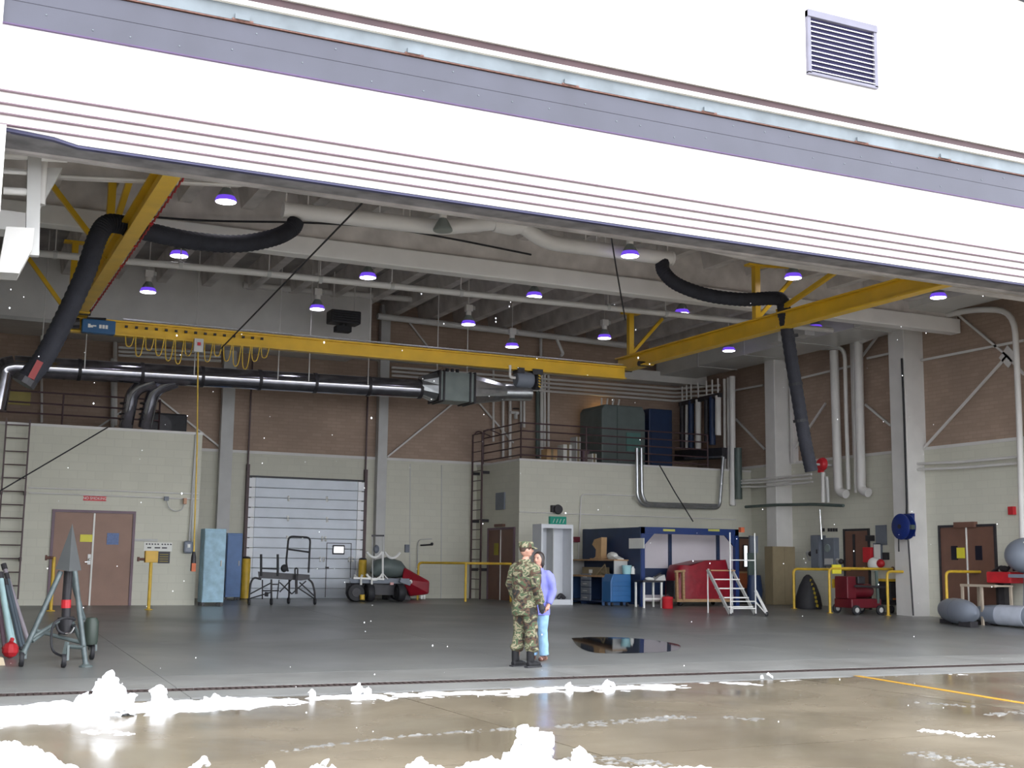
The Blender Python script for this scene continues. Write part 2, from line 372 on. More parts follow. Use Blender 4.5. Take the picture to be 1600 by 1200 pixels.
# --- roof of concrete double tees on girders
ce = struct('ceiling', 'grey concrete double-tee hangar ceiling', 'ceiling')
def tee_mesh(y0, y1):
    b = MB()
    for x in (.45,): b.add([(x,y0,0),(x+.24,y0,0),(x+.34,y0,.5),(x-.10,y0,.5),(x,y1,0),(x+.24,y1,0),(x+.34,y1,.5),(x-.10,y1,.5)], [(0,1,2,3),(4,7,6,5),(0,4,5,1),(3,2,6,7),(1,5,6,2),(0,3,7,4)])
    return b
for (y0, y1, zr) in ((YF+.9, 24.1, 8.62), (24.0, YB+.2, 9.15)):
    t0 = None
    for k in range(22):
        if t0 is None:
            t0 = MB().box(.005, 1.215, y0, y1, .5, .6).build('roof_tee', m_deck, ce); o = t0; st0 = tee_mesh(y0, y1).build('stem', m_conc, t0)
        else:
            o = t0.copy(); C.objects.link(o); s2_ = st0.copy(); C.objects.link(s2_); s2_.parent = o
        x = -2.5 + 1.22*k; o.location = (x, 0, zr - .022*abs(x+.6-11.5))
MB().box(-2.6, 24.6, YF+.5, YB+.4, 9.85, 10.0).build('roof_screed', m_deck, ce)
MB().box(-2.5, XR, 23.9, 24.25, 7.68, 8.06).build('girder', m_bright, ce, bevel=.02)
MB().box(-2.5, XR, 24.0, 24.2, 8.06, 9.75).build('girder_web', m_conc, ce)
MB().prism([(-2.5,7.0),(1.57,7.06),(4.08,7.32),(6.0,8.0),(9.4,8.0),(11.5,7.42),(14,7.26),(XR,7.2),(XR,9.2),(-2.5,9.2)], 'Y', 18.5, 18.8).build('girder', m_conc, ce)
MB().box(-2.5, 11.42, 34.0, YB, 7.65, 9.7).build('plenum_box', m_white, ce)
MB().box(-2.5, 11.40, 33.9, 34.0, 7.62, 7.72).build('plenum_edge', m_grey, ce)
MB().box(11.6, XR, 35.6, YB, 7.75, 8.1).build('girder', m_white, ce)
# --- the two block rooms inside
rl = struct('wall_room_1', 'cream block-built room under the blue hoist', 'wall')
MB().box(-2.5, 6.07, 30.8, YB, .2, 4.64).build('block_wall', m_cmu, rl)
MB().box(-2.5, 6.09, 30.78, YB, 4.60, 4.66).build('coping', m_white, rl)
rr = struct('wall_room_2', 'cream block-built room in the back right corner', 'wall')
MB().box(15.87, XR, 33.15, YB, .2, 4.64).build('block_wall', m_cmu, rr)
MB().box(15.85, XR, 33.13, YB, 4.60, 4.66).build('coping', m_white, rr)
# ================================================================ OVERHEAD
# --- high-bay lamps on a regular grid
def make_lamp(lit):
    t = thing('high_bay_lamp', 'lamp', 'lamp', (0,0,0))
    MB().lathe((0,0,0), [(.160,.095),(.125,.165),(.085,.23),(.07,.26)], 20).build('shade', m_shadeo, t, smooth=True)
    MB().lathe((0,0,0), [(.19,0),(.195,.012),(.190,.04),(.160,.095)], 20).build('rim', m_halo if lit else m_shadeo, t, smooth=True)
    MB().lathe((0,0,-.004), [(.0,-.004),(.182,-.004),(.185,.0)], 20).build('lens', m_lens if lit else m_shadeo, t)
    b = MB().cyl((0,0,.24), (0,0,.36), .075, 12).build('socket', m_bright, t)
    MB().cbox((.0,0,.45), .20, .15, .18).build('ballast_box', m_bright, t, bevel=.01)
    MB().cbox((.13,0,.46), .09, .10, .10).build('junction_box', m_grey, t)
    MB().cyl((0,0,.5), (0,0,1.62), .012, 6).build('rod', m_white, t)
    return t
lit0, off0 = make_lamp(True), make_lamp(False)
GX = [4.55, 8.8, 13.05, 17.3, 21.6]; GY = [22.0, 26.55, 30.6]
LG = 'lit high-bay lamps under the roof'
lamps = [
 (0,0,'largest lit lamp, left of the white round duct and near the door edge'), (0,1,'lit lamp between the yellow runway and the black hose loop on the left'), (0,2,'lit lamp above the blue hoist drive, lowest on the left'),
 (1,1,'lit lamp half hidden behind the white girder, left of the middle'), (1,2,'lit lamp beside the black unit heater'),
 (2,0,'lit lamp hanging in front of the right arm of the white round duct'), (2,1,'lit lamp just below the white girder at its middle'), (2,2,'lit lamp in front of the brown back wall beside the light-coloured plenum edge'),
 (3,1,'lit lamp below the right end of the white girder, left of the black hose'), (3,2,'lit lamp hanging above the right end of the crane bridge'), (3,0,'lit lamp among the yellow braces of the right runway'),
 (4,0,'lit lamp farthest right, below the yellow runway end'), (4,1,'lit lamp throwing a bright patch on the right-hand square duct'), (4,2,'lit lamp beside the far black unit heater on the right')]
first = True
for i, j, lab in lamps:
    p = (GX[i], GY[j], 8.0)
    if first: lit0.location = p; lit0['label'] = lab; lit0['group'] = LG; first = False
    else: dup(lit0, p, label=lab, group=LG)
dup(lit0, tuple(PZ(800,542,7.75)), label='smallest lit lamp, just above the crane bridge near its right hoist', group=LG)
off0.location = (GX[1], GY[0], 8.0); off0['label'] = 'unlit grey lamp hanging in front of the white round duct'
# --- crane runways
RZ = 6.75; XL = 2.73; XRW = 16.75
def hose(pts, r, seg=14):
    p = spline(pts, seg); return MB().tube(p, [r*(1.0 if k % 2 else .93) for k in range(len(p))], 14)
def runway(X, label):
    t = thing('crane_runway', label, 'crane rail', (X, 22, RZ))
    MB().ibeam((X,15.7,RZ), (X,28.85,RZ), .37, .24, .035, .03).build('beam', m_yel, t)
    return t
rw = runway(XL, 'yellow crane runway beam on the left with a red conductor bar')
for px, py, yt in ((172,345,282),(115,425,385)):
    q = PX(px, py, XL); z = PX(px, yt, XL).z
    MB().bar((XL,q.y,RZ+.34), (XL,q.y,z), .14, .14).build('hanger', m_yel, rw)
    MB().cbox((XL,q.y,z), .5, .2, .05).build('hanger_plate', m_yel, rw)
    p1, p2 = (PY(82,290,q.y), PY(165,390,q.y)) if px == 172 else (PY(42,400,q.y), PY(120,478,q.y))
    MB().bar(p1, (XL, q.y, RZ+.3), .09, .09).build('brace', m_yel, rw)
MB().bar(PX(215,243,XL), PX(180,352,XL), .10, .10).build('brace', m_yel, rw)
MB().bar(PX(206,276,XL), PX(250,255,XL), .08, .08).build('brace', m_yel, rw)
cb = []
for k in range(90): y = 15.7+k*.145; cb.append((XL+.20, y, RZ+.06+(.02 if k % 2 else -.02)))
MB().tube(cb, .016, 5).build('conductor_bar', M('dark_red_bar', (.30,.02,.03), .5), rw)
for k in range(8): MB().bar((XL, 16.5+k*1.6, RZ+.05), (XL+.22, 16.5+k*1.6, RZ+.06), .03, .03).build('bar_bracket', m_red, rw)
rw2 = runway(XRW, 'yellow crane runway beam on the right ending above the mezzanine')
for px, py, yt in ((1182,492,415),(985,548,490)):
    q = PX(px, py, XRW); z = PX(px, yt, XRW).z
    MB().bar((XRW,q.y,RZ+.34), (XRW,q.y,z), .14, .14).build('hanger', m_yel, rw2)
    MB().cbox((XRW,q.y,z), .5, .2, .05).build('hanger_plate', m_yel, rw2)
    if px == 985: MB().bar((XRW,q.y,RZ+.36), PY(1035,498,q.y), .08, .08).build('brace', m_yel, rw2)
    else:
        MB().bar((XRW,q.y,RZ+.36), PY(1245,428,q.y), .08, .08).build('brace', m_yel, rw2)
        MB().bar((XRW,q.y,z), PY(1398,425,q.y-.5), .06, .06).build('brace', m_yel, rw2)
MB().bar(PX(1330,408,XRW), PX(1215,487,XRW), .09, .09).build('brace', m_yel, rw2)
MB().box(XRW+.14, XRW+.22, 17.2, 19.6, RZ+.02, RZ+.06).build('cable_carrier', m_black, rw2)
# --- crane bridge with its drive, festoon and hoist
BZ = 6.42; q0, q1 = PZ(180,523,BZ), PZ(975,592,BZ); BY = (q0.y+q1.y)/2
br = thing('crane_bridge', 'yellow crane bridge beam spanning the hangar with a blue drive box', 'crane', (9.5, BY, BZ))
xb0 = PZ(104,522,BZ).x; xb1 = q1.x
MB().ibeam((xb0,BY,BZ), (xb1,BY,BZ), .33, .22, .035, .03).build('beam', m_yel, br)
MB().box(xb0+1.1, xb1-.1, BY-.13, BY-.05, BZ+.335, BZ+.365).build('top_rail', m_steel, br)
for X in (XL, XRW):
    e = MB().box(X-.16, X+.16, BY-.7, BY+.7, BZ+.33, RZ-.03).build('end_truck', m_yel, br)
    for s in (-.5, .5): MB().cyl((X-.19,BY+s,RZ+.02), (X+.19,BY+s,RZ+.02), .07, 12).build('wheel', m_dark, e)
p0, p1 = PY(129,497,BY-.35), PY(180,523,BY-.35)
dbx = MB().box(p0.x, p1.x, BY-.35, BY-.12, p1.z, p0.z).build('drive_box', M('hoist_blue', (.02,.10,.24), .3), br, bevel=.02)
cx, cz = (p0.x+p1.x)/2, (p0.z+p1.z)/2
for i, (dx, w, h, dz) in enumerate(((-.20,.05,.08,0),(-.15,.06,.05,-.01),(-.09,.07,.03,.005),(.03,.05,.08,0),(.095,.05,.08,0),(.16,.05,.08,0))):
    MB().box(cx+dx-w/2, cx+dx+w/2, BY-.356, BY-.349, cz+dz-h/2, cz+dz+h/2).build('lettering', m_paper, dbx)
MB().cyl((p0.x-.05,BY-.25,p0.z-.1), (p0.x-.3,BY-.25,p0.z-.12), .12, 12).build('drive_motor', m_dark, br)
MB().cyl((p0.x+.1,BY-.2,p0.z+.03), (p0.x+.5,BY-.2,p0.z+.05), .03, 8).build('cable', m_black, br)
xs_f = [p1.x + .25 + k*.215 for k in range(15)]
for k, x in enumerate(xs_f):
    d = (.25,.45,.3,.4,.5,.55,.35)[k % 7]
    MB().tube(spline([(x,BY-.1,BZ+.02),(x+.02,BY-.1,BZ-d*.8),(x+.08,BY-.1,BZ-d),(x+.14,BY-.1,BZ-d*.8),(x+.19,BY-.1,BZ+.02)],4), .013, 5).build('festoon_loop', m_yel2, br)
    MB().cbox((x,BY-.14,BZ+.18), .06, .05, .05).build('festoon_clip', m_black, br)
pb = PY(310,540,BY-.2)
pn = thing('pendant_control', 'crane pendant on a long yellow cable by the cream room', 'crane control', (pb.x, BY-.2, pb.z))
MB().cbox(pb, .2, .12, .30).build('junction_box', m_grey, pn); MB().cbox(pb+Vector((0,-.065,.03)), .07, .02, .07).build('red_button', m_red, pn)
pe = PY(303,862,BY-.2)
MB().tube([pb+Vector((0,0,-.15)), (pb+pe)/2+Vector((.02,0,0)), pe], .017, 6).build('cable', m_yel2, pn)
MB().tube([pe, pe+Vector((0,0,-.12)), pe+Vector((0,0,-.42))], [.03,.055,.06], 10).build('handset', m_dark, pn, smooth=True)
MB().cbox(pe+Vector((0,-.04,-.34)), .09, .06, .18).build('button_face', M('orange_plate', (.55,.12,.03), .5), pn)
hp = PY(822,594,BY)
ho = thing('hoist_trolley', 'grey electric hoist with yellow-black drum under the crane bridge', 'hoist', (hp.x, BY, hp.z))
MB().lathe((hp.x-.3,BY,hp.z), [(.0,0),(.17,.01),(.2,.06),(.2,.42),(.17,.47),(0,.48)], 18, 'X').build('body', m_box, ho, smooth=True)
MB().lathe((hp.x+.2,BY,hp.z-.03), [(.1,0),(.2,.02),(.2,.14),(.1,.16)], 18, 'X').build('drum', m_dark, ho)
for k in range(5): MB().cbox((hp.x+.28+.0,BY-.2,hp.z-.17+k*.07), .06, .03, .03, rx=0, ry=.5).build('yellow_stripe', m_yel2, ho)
MB().box(hp.x-.3, hp.x-.12, BY-.16, BY+.16, hp.z+.15, BZ+.03).build('trolley_plate', m_dark, ho); MB().box(hp.x+.12, hp.x+.4, BY-.16, BY+.16, hp.z+.14, BZ+.03).build('trolley_plate', m_dark, ho)
MB().tube(bend([hp+Vector((-.35,-.1,.02)), hp+Vector((-.5,-.1,.02)), hp+Vector((-.5,-.1,.33))], .06), .035, 8).build('cable_conduit', m_white, ho)
# --- white round exhaust duct and the black hoses hanging from it
DY = 22.45
dl = [PY(444,328,DY), PY(690,356,DY), PY(792,346,DY)]; dr = [PY(805,346,DY), PY(852,379,DY), PY(1048,404,DY)]
du = thing('exhaust_duct', 'white round exhaust duct with a Y-branch under the roof', 'duct', PY(800,346,DY))
MB().tube(bend(dl,.35), .155, 16).build('duct_arm', m_bright, du, smooth=True)
MB().tube(bend(dr,.3), .155, 16).build('duct_arm', m_bright, du, smooth=True)
MB().tube([PY(770,350,DY), PY(800,350,DY), PY(825,350,DY)], [.165,.24,.165], 16).build('branch_fitting', m_bright, du, smooth=True)
MB().cyl(PY(797,352,DY), PY(797,352,DY)+Vector((0,0,.75)), .17, 14).build('riser', m_bright, du, smooth=True)
for p, s in ((dl[0],-1),(dr[-1],1)): MB().cyl(p+Vector((-.02*s,0,0)), p+Vector((.03*s,0,0)), .165, 16).build('end_cap', m_bright, du)
for px, py in ((447,325),(481,328),(593,343),(630,348),(640,350),(915,390),(932,392),(946,394),(1043,404)):
    p = PY(px, py, DY); MB().cyl(p, (p.x,p.y,9.05), .014, 6).build('hanger_rod', m_bright, du)
h1 = thing('exhaust_hose', 'black exhaust hose looping over the left yellow runway and hanging down', 'hose', PY(165,350,21.0))
hose([PY(462,346,22.45)+Vector((0,0,.0)), PY(455,358,22.4), PY(425,372,22.2), PY(370,381,21.9), PY(300,376,21.5), PY(240,364,21.2), PY(195,354,21.0)], .165).build('hose_loop', m_hose, h1, smooth=True)
hose([PY(195,352,21.0), PY(168,350,20.9), PY(152,372,20.8), PY(132,430,20.6), PY(100,500,20.5), PY(68,560,20.4), PY(38,597,20.3)], .165).build('hose_drop', m_hose, h1, smooth=True)
p = PY(52,580,20.3); MB().cbox(p+Vector((.02,-.16,0)), .10, .04, .3, ry=.4).build('red_tag', M('dull_red', (.25,.03,.03), .6), h1)
MB().tube([PY(42,591,20.3)+Vector((0,0,0)), PY(36,600,20.3)], .18, 14).build('hose_cuff', m_dark, h1)
h2 = thing('exhaust_hose', 'black exhaust hose hanging straight down past the right yellow runway', 'hose', PY(1222,468,21.7))
hose([PY(1035,408,22.45), PY(1037,424,22.4), PY(1058,444,22.3), PY(1105,461,22.1), PY(1160,468,21.9), PY(1205,466,21.7), PY(1222,470,21.7), PY(1226,495,21.7)], .155).build('hose_loop', m_hose, h2, smooth=True)
hose([PY(1226,490,21.7), PY(1234,545,21.7), PY(1248,630,21.7), PY(1258,690,21.7), PY(1268,736,21.7)], .15).build('hose_drop', m_hose, h2, smooth=True)
for px, py in ((1236,523),(1243,598),(1250,655)): 
    p = PY(px, py, 21.7); MB().cyl(p, p+Vector((.01,0,-.06)), .156, 14).build('hose_clamp', m_black, h2)
# --- long pipes, cables and other overhead runs
def pipe(name, label, pts, r, mat, r_b=.15, n=10, cat='pipe'):
    pts = [Vector(p) for p in pts]
    return tag(MB().tube(bend(pts, r_b) if len(pts) > 2 else pts, r, n).build(name, mat, smooth=True), label, cat)
pm = thing('sprinkler_main', 'long white pipe crossing the hangar below the white girder', 'pipe', PY(700,458,26))
MB().tube([PY(40,394,26.0), PY(400,426,26.0), PY(1300,516,26.0)], .075, 10).build('pipe', m_white, pm, smooth=True)
for px, py in ((86,398),(282,414),(420,428),(500,437),(612,447),(720,458),(950,480),(1040,490)):
    p = PY(px, py, 26.0); MB().cyl(p, (p.x,p.y,9.55), .012, 6).build('hanger_rod', m_white, pm)
    MB().cyl(p+Vector((-.04,0,0)), p+Vector((.04,0,0)), .09, 10).build('coupling', m_grey, pm)
pipe('branch_pipe', 'thin white pipe under the ceiling beside the left yellow hangers', [PY(95,275,18.4), PY(400,290,18.4), PY(485,296,18.4)], .025, m_white)
pipe('branch_pipe', 'pale pipe along the light plenum box above the black heater', [PY(380,445,33.8), PY(650,468,33.8)], .09, m_white)
pipe('branch_pipe', 'pale pipe running along the top of the brown back wall', [PY(590,494,35.3), PY(830,522,35.3), PY(980,540,35.3)], .10, m_white)
pipe('drop_pipe', 'white pipe with two bends hanging above the crane bridge middle', [PY(870,530,34.5), PY(880,553,34.5), PY(876,556,34.5)], .05, m_white)
for k, (pts, lab) in enumerate((([(578,305),(345,545)], 'thin black cable slanting down from the roof to the crane bridge'), ([(168,668),(-5,770)], 'thin black cable slanting across the face of the cream room'), ([(953,357),(963,420),(977,500)], 'thin black cable hanging from the roof left of the right hose'))):
    ys2 = ((17.5,27.6),(29.5,26.5),(19,21,24))[k]
    tag(MB().tube([PY(x,y,Y) for (x,y),Y in zip(pts,ys2)], .016, 6).build('cable', m_black), lab, 'cable')
# --- spiral duct with filter box at the back left
SY = 31.6
sd = thing('spiral_duct', 'shiny spiral air duct running below the crane bridge to a filter box', 'duct', PY(400,588,SY))
pa, pbq = PY(22,572,SY), PY(655,608,SY); n = 7
for k in range(n):
    a = pa.lerp(pbq, k/n); b = pa.lerp(pbq, (k+1)/n)
    MB().cyl(a, b, .26, 20).build('duct_section', m_spiral, sd, smooth=True)
    MB().cyl(b+Vector((-.04,0,0)), b+Vector((.04,0,0)), .275, 20).build('joint_ring', m_dark, sd, smooth=True)
MB().tube(bend([pa, PY(4,575,SY), PY(-8,640,SY)], .5), .26, 18).build('elbow', m_spiral, sd, smooth=True)
for px, top in ((218,0),(250,1)):
    a = PY(px+25,596,SY); e = PY(px-22 if px == 218 else px-24, 668, SY+.5)
    MB().tube(bend([a, PY(px-10,608,SY+.2), e], .5, 7), .17, 16).build('drop_duct', m_spiral, sd, smooth=True)
    for t in (.35,.5,.65,.8): 
        q = PY(px-18,612,SY+.3).lerp(e, t); MB().cyl(q, q+Vector((0,0,.03)), .18, 16).build('seam_ring', m_dark, sd)
for px in (62,130,300,430,478,570): 
    p = PY(px, 575+ (px-60)*.055, SY); MB().cyl(p+Vector((0,-.27,0)), (p.x,p.y-.27,9.5), .014, 6).build('hanger_rod', m_white, sd)
m_fbox = M('filter_grey_green', (.22,.26,.25), .45, var=.12)
fb = thing('filter_box', 'grey-green filter box with tapered ends on the spiral duct', 'filter box', PY(705,608,SY))
c0, c1 = PY(680,605,SY), PY(732,608,SY); zz = c0.z
def taper(xa, ra, xb, h, y): 
    m = MB(); n = 12; rs = []
    r0 = [Vector((xa, y+math.cos(t*2*PI/n)*ra, zz+math.sin(t*2*PI/n)*ra)) for t in range(n)]
    r1 = []
    for t in range(n):
        c, s_ = math.cos(t*2*PI/n), math.sin(t*2*PI/n); k = max(abs(c), abs(s_)); r1.append(Vector((xb, y+c/k*h, zz+s_/k*h)))
    return m.rings([r0, r1])
taper(pbq.x, .27, c0.x, .40, SY).build('inlet_taper', m_galv, fb)
MB().box(c0.x, c1.x, SY-.4, SY+.4, zz-.4, zz+.4).build('filter_housing', m_fbox, fb, bevel=.02)
for x in (c0.x-.02, c0.x+.1, c1.x-.12, c1.x+.02): MB().box(x-.025, x+.025, SY-.43, SY+.43, zz-.43, zz+.43).build('flange', m_dark, fb)
taper(c1.x+1.1, .24, c1.x+.05, .40, SY).build('outlet_taper', m_galv, fb)
MB().cyl((c1.x+1.05,SY,zz), (c1.x+1.9,SY,zz+.05), .24, 16).build('outlet_pipe', m_galv, fb, smooth=True)
for dx in (.35,.5,.65): MB().cyl((c0.x+dx,SY,zz+.4), (c0.x+dx,SY,zz+.55), .05, 8).build('gauge', m_dark, fb)
for x in (c0.x+.05, c1.x-.05): MB().cyl((x,SY,zz+.4), (x,SY,9.5), .014, 6).build('hanger_rod', m_white, fb)
# --- unit heaters
def heater(p, label, w=.85):
    t = thing('unit_heater', label, 'heater', p)
    MB().cbox(p, w, .5, .36).build('case', m_dark, t, bevel=.03)
    for k in range(5): MB().cbox(Vector(p)+Vector((0,-.27,-.13+k*.065)), w*.9, .04, .02, rx=.5).build('louvre', m_black, t)
    MB().cbox(Vector(p)+Vector((-.02,0,-.32)), w*.5, .3, .16).build('fan_guard', m_black, t)
    MB().cyl(Vector(p)+Vector((-.02,0,-.18)), Vector(p)+Vector((-.02,0,-.3)), .1, 10).build('fan_motor', m_dark, t)
    for s in (-.3,.3): MB().cyl(Vector(p)+Vector((s,0,.15)), (p[0]+s,p[1],9.5), .015, 6).build('hanger_rod', m_white, t)
    return t
heater(PY(537,497,32.5), 'black unit heater hanging in front of the light plenum box')
heater(PY(1163,538,31.5), 'black unit heater hanging below the right-hand square duct')
# --- square duct along the right wall
XD = 22.3; n1 = PX(1335,512,XD); dz = n1.z
sq = thing('square_duct', 'large white square duct running along the right wall under the roof', 'duct', (XD+.8, n1.y, dz))
m_duct = M('duct_white_gloss', (.60,.60,.58), .32, var=.05, scale=1.5)
yy0 = n1.y; L_ = (YB-.5-yy0)/4
for k in range(4): MB().box(XD, XD+1.5, yy0+k*L_, yy0+(k+1)*L_-.015, dz, dz+.85).build('duct_section', m_duct, sq)
for k in range(5): MB().box(XD-.02, XD+1.52, yy0+k*L_-.02, yy0+k*L_+.02, dz-.02, dz+.87).build('flange', m_grey, sq)
MB().add([(XD+.3,yy0-2.2,dz+.25),(XD+1.5,yy0-2.2,dz+.25),(XD+1.5,yy0,dz),(XD,yy0,dz),(XD+.3,yy0-2.2,dz+.9),(XD+1.5,yy0-2.2,dz+.9),(XD+1.5,yy0,dz+.85),(XD,yy0,dz+.85)],
         [(0,3,2,1),(4,5,6,7),(0,1,5,4),(1,2,6,5),(2,3,7,6),(3,0,4,7)]).build('transition', m_duct, sq)
MB().box(XD+.3, XD+1.5, 17.5, yy0-2.2, dz+.25, dz+.9).build('duct_section', m_duct, sq)
for dy in (-.6,.6): 
    MB().box(XD-.35, XD, yy0+2.5+dy-.25, yy0+2.5+dy+.25, dz+.05, dz+.5).build('air_outlet', m_duct, sq)
# --- white steel work just inside the left door jamb
dg = thing('door_guide', 'white steel door guide frame at the left edge of the opening', 'steel frame', (.9, 16.3, 5.0))
y = 16.3
MB().bar(PY(54,228,y), PY(50,400,y), .16, .12).build('upright', m_grey, dg)
for py, x0, x1, r in ((240,5,105,.07),(268,5,48,.03),(298,5,48,.05)): MB().cyl(PY(x0,py,y), PY(x1,py+ (x1-x0)*.06,y), r, 10).build('cross_pipe', m_white, dg, smooth=True)
MB().cyl(PY(66,245,y+.3), PY(62,320,y+.3), .07, 10).build('pipe_drop', m_white, dg, smooth=True)
MB().prism([(PY(8,360,y).x,PY(8,360,y).z),(PY(52,362,y).x,PY(52,362,y).z),(PY(48,395,y).x,PY(48,395,y).z),(PY(28,432,y).x,PY(28,432,y).z),(PY(-5,430,y).x,PY(-5,430,y).z)], 'Y', y-.2, y+.25).build('chute', m_white, dg)
MB().box(-.2, PY(48,335,y).x, y+.5, y+.9, PY(20,360,y+.5).z, PY(20,330,y+.5).z).build('beam_end', m_white, dg)
MB().prism([(PY(66,262,y+.4).x,PY(66,262,y+.4).z),(PY(98,262,y+.4).x,PY(98,262,y+.4).z),(PY(60,330,y+.4).x,PY(60,330,y+.4).z)], 'Y', y+.4, y+.6).build('gusset', m_grey, dg)
tag(MB().tube(spline([PY(225,338,23.8),PY(330,345,23.8),PY(480,348,23.8),PY(600,356,23.8),PY(700,372,23.8),PY(830,398,23.8)],6), .022, 6).build('cable', m_black), 'dark cable lying along the top of the white girder behind the round duct', 'cable')
# ================================================================ ON THE WALLS
def wbox(m, pl, c, u0, u1, w0, w1, d0, d1):
    u0, u1 = min(u0,u1), max(u0,u1)
    return m.box(u0, u1, c-d1, c-d0, w0, w1) if pl == 'Y' else m.box(c-d1, c-d0, u0, u1, w0, w1)
def wp(pl, c, px, py):
    p = PY(px,py,c) if pl == 'Y' else PX(px,py,c); return (p.x if pl == 'Y' else p.y), p.z
def pick(pl, c, u, w, d): return Vector((u, c-d, w)) if pl == 'Y' else Vector((c-d, u, w))
# --- columns, braces on the back wall
for px, w in ((354,.36),(598,.30)):
    x = PY(px,700,YB-.25).x; MB().box(x-w/2, x+w/2, YB-.25, YB, .45, 7.65 if px < 500 else 9.5).build('column', m_grey, wb)
for a, b in (((605,714),(706,632)),((745,626),(802,692)),((640,505),(676,552)),((345,700),(235,612)),((195,640),(120,690))):
    MB().bar(PY(*a,YB-.02), PY(*b,YB-.02), .06, .05).build('brace', m_white, wb)
for px, y0, y1 in ((641,725,940),(690,727,940)):
    MB().bar(PY(px,y0,YB-.01), PY(px-1,y1,YB-.01), .02, .02).build('joint_strip', m_grey, wb)
# --- roll-up door
d2 = struct('door_2', 'grey sectional roll-up door in the back wall', 'door')
dx0, dx1, dz0, dz1 = 8.52, 12.10, .47, 3.98; ns = 12; hh = (dz1-dz0)/ns
for k in range(ns):
    z = dz0+k*hh; s = MB().box(dx0+.22, dx1-.22, YB-.12, YB-.04, z+.003, z+hh-.003).build('door_section', m_alum, d2, bevel=.014)
    for x in (dx0+.02, dx1-.215):
        MB().box(x, x+.195, YB-.125, YB-.045, z+.006, z+hh-.012).build('end_stile', m_pale, s)  # near-white colour stands in for bright daylight along the door's sides
    MB().cbox((dx0+.05,YB-.14,z+hh-.01), .10, .03, .025).build('hinge', m_dark, s); MB().cbox((dx1-.05,YB-.14,z+hh-.01), .10, .03, .025).build('hinge', m_dark, s)
for x in (dx0-.02, dx1+.02):
    MB().box(x-.04, x+.04, YB-.18, YB-.02, .47, 4.35).build('track', m_rail, d2)
    MB().box(x-.02, x+.02, YB-.10, YB-.04, 4.35, 7.5).build('track', m_rail, d2)
MB().box(dx0-.05, dx1+.05, YB-.10, YB, dz1, dz1+.05).build('head_seal', m_dark, d2)
for px, py in ((451,779),(511,780),(450,810),(511,812),(449,841)):
    for s in (-2.2, 2.2): q = PY(px, py+s, YB-.13); MB().ball(q, .042, .025, .042, 8, 5).build('reflective_stud', m_steelw, d2)
for px, py in ((506,842),(503,874),(548,874)):
    for s in (-2.6, 2.6):
        for v in (-2.2, 2.2): q = PY(px+s, py+v, YB-.13); MB().ball(q, .038, .025, .038, 8, 5).build('reflective_stud', m_steelw, d2)
p = PY(529,859,YB-.13)
fr = MB().box(p.x-.19, p.x+.19, YB-.15, YB-.11, p.z-.14, p.z+.14).build('window_frame', m_dark, d2, bevel=.03)
MB().box(p.x-.15, p.x+.15, YB-.156, YB-.14, p.z-.095, p.z+.095).build('pane', m_win, fr)
q0_, q1_ = PY(511,848,YB-.13), PY(549,848,YB-.13)
MB().box(q0_.x-.01, q0_.x+.01, YB-.128, YB-.11, .5, q0_.z).box(q1_.x-.01, q1_.x+.01, YB-.128, YB-.11, .5, q0_.z).box(q0_.x, q1_.x, YB-.128, YB-.11, q0_.z-.02, q0_.z).build('pass_door_joint', m_dark, d2)
p = PY(511,887,YB-.13); MB().cbox(p, .1, .05, .05).build('pass_door_handle', m_dark, d2)
# --- hinged doors
def hdoor(name, label, pl, c, u0, u1, z0, z1, mat, mframe, double=True):
    t = struct(name, label, 'door'); u0, u1 = min(u0,u1), max(u0,u1)
    m = MB(); wbox(m,pl,c,u0-.06,u0,z0,z1+.06,-.02,.05); wbox(m,pl,c,u1,u1+.06,z0,z1+.06,-.02,.05); wbox(m,pl,c,u0,u1,z1,z1+.06,-.02,.05); m.build('frame', mframe, t)
    if double:
        um = (u0+u1)/2
        for a, b in ((u0+.004,um-.004),(um+.004,u1-.004)): wbox(MB(),pl,c,a,b,z0+.01,z1-.004,-.01,.025).build('leaf', mat, t)
        wbox(MB(),pl,c,um-.02,um+.02,z0+.01,z1-.01,.025,.045).build('astragal', m_paper, t)
    else: wbox(MB(),pl,c,u0+.004,u1-.004,z0+.01,z1-.004,-.01,.025).build('leaf', mat, t)
    return t
a, b = PY(86,801,30.8), PY(208,804,30.8)
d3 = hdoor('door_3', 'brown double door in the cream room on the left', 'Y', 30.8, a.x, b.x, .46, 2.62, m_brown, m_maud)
def plate(pl, c, px, py, w, h, mat, parent, name, d=.03, t=.012):
    u, z = wp(pl, c, px, py); return wbox(MB(),pl,c,u-w/2,u+w/2,z-h/2,z+h/2,d,d+t).build(name, mat, parent)
plate('Y',30.8,135,841,.29,.17,m_ysign,d3,'yellow_notice'); plate('Y',30.8,176,842,.27,.27,m_bsign,d3,'blue_notice')
hp_ = plate('Y',30.8,139,874,.07,.24,m_steelw,d3,'lock_plate'); 
u, z = wp('Y',30.8,139,874); MB().ball((u,30.72,z), .03, .03, .03, 8, 6).build('knob', m_steel, hp_); MB().cyl((u-.04,30.75,z-.06),(u-.10,30.73,z-.06),.012,6).build('lever', m_steel, hp_)
y0, _ = wp('X',XR,1470,824); y1, _ = wp('X',XR,1554,824)
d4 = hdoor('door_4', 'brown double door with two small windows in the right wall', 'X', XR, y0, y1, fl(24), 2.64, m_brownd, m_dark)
for px in (1493,1531): plate('X',XR,px,864,.22,.36,m_glassd,d4,'pane')
plate('X',XR,1503,864,.26,.27,m_ysign,d4,'yellow_notice',.03,.02); plate('X',XR,1511,820,.7,.14,m_brownd,d4,'closer_housing',.0,.12)
y0, _ = wp('X',XR,1321,828); y1, _ = wp('X',XR,1357,828)
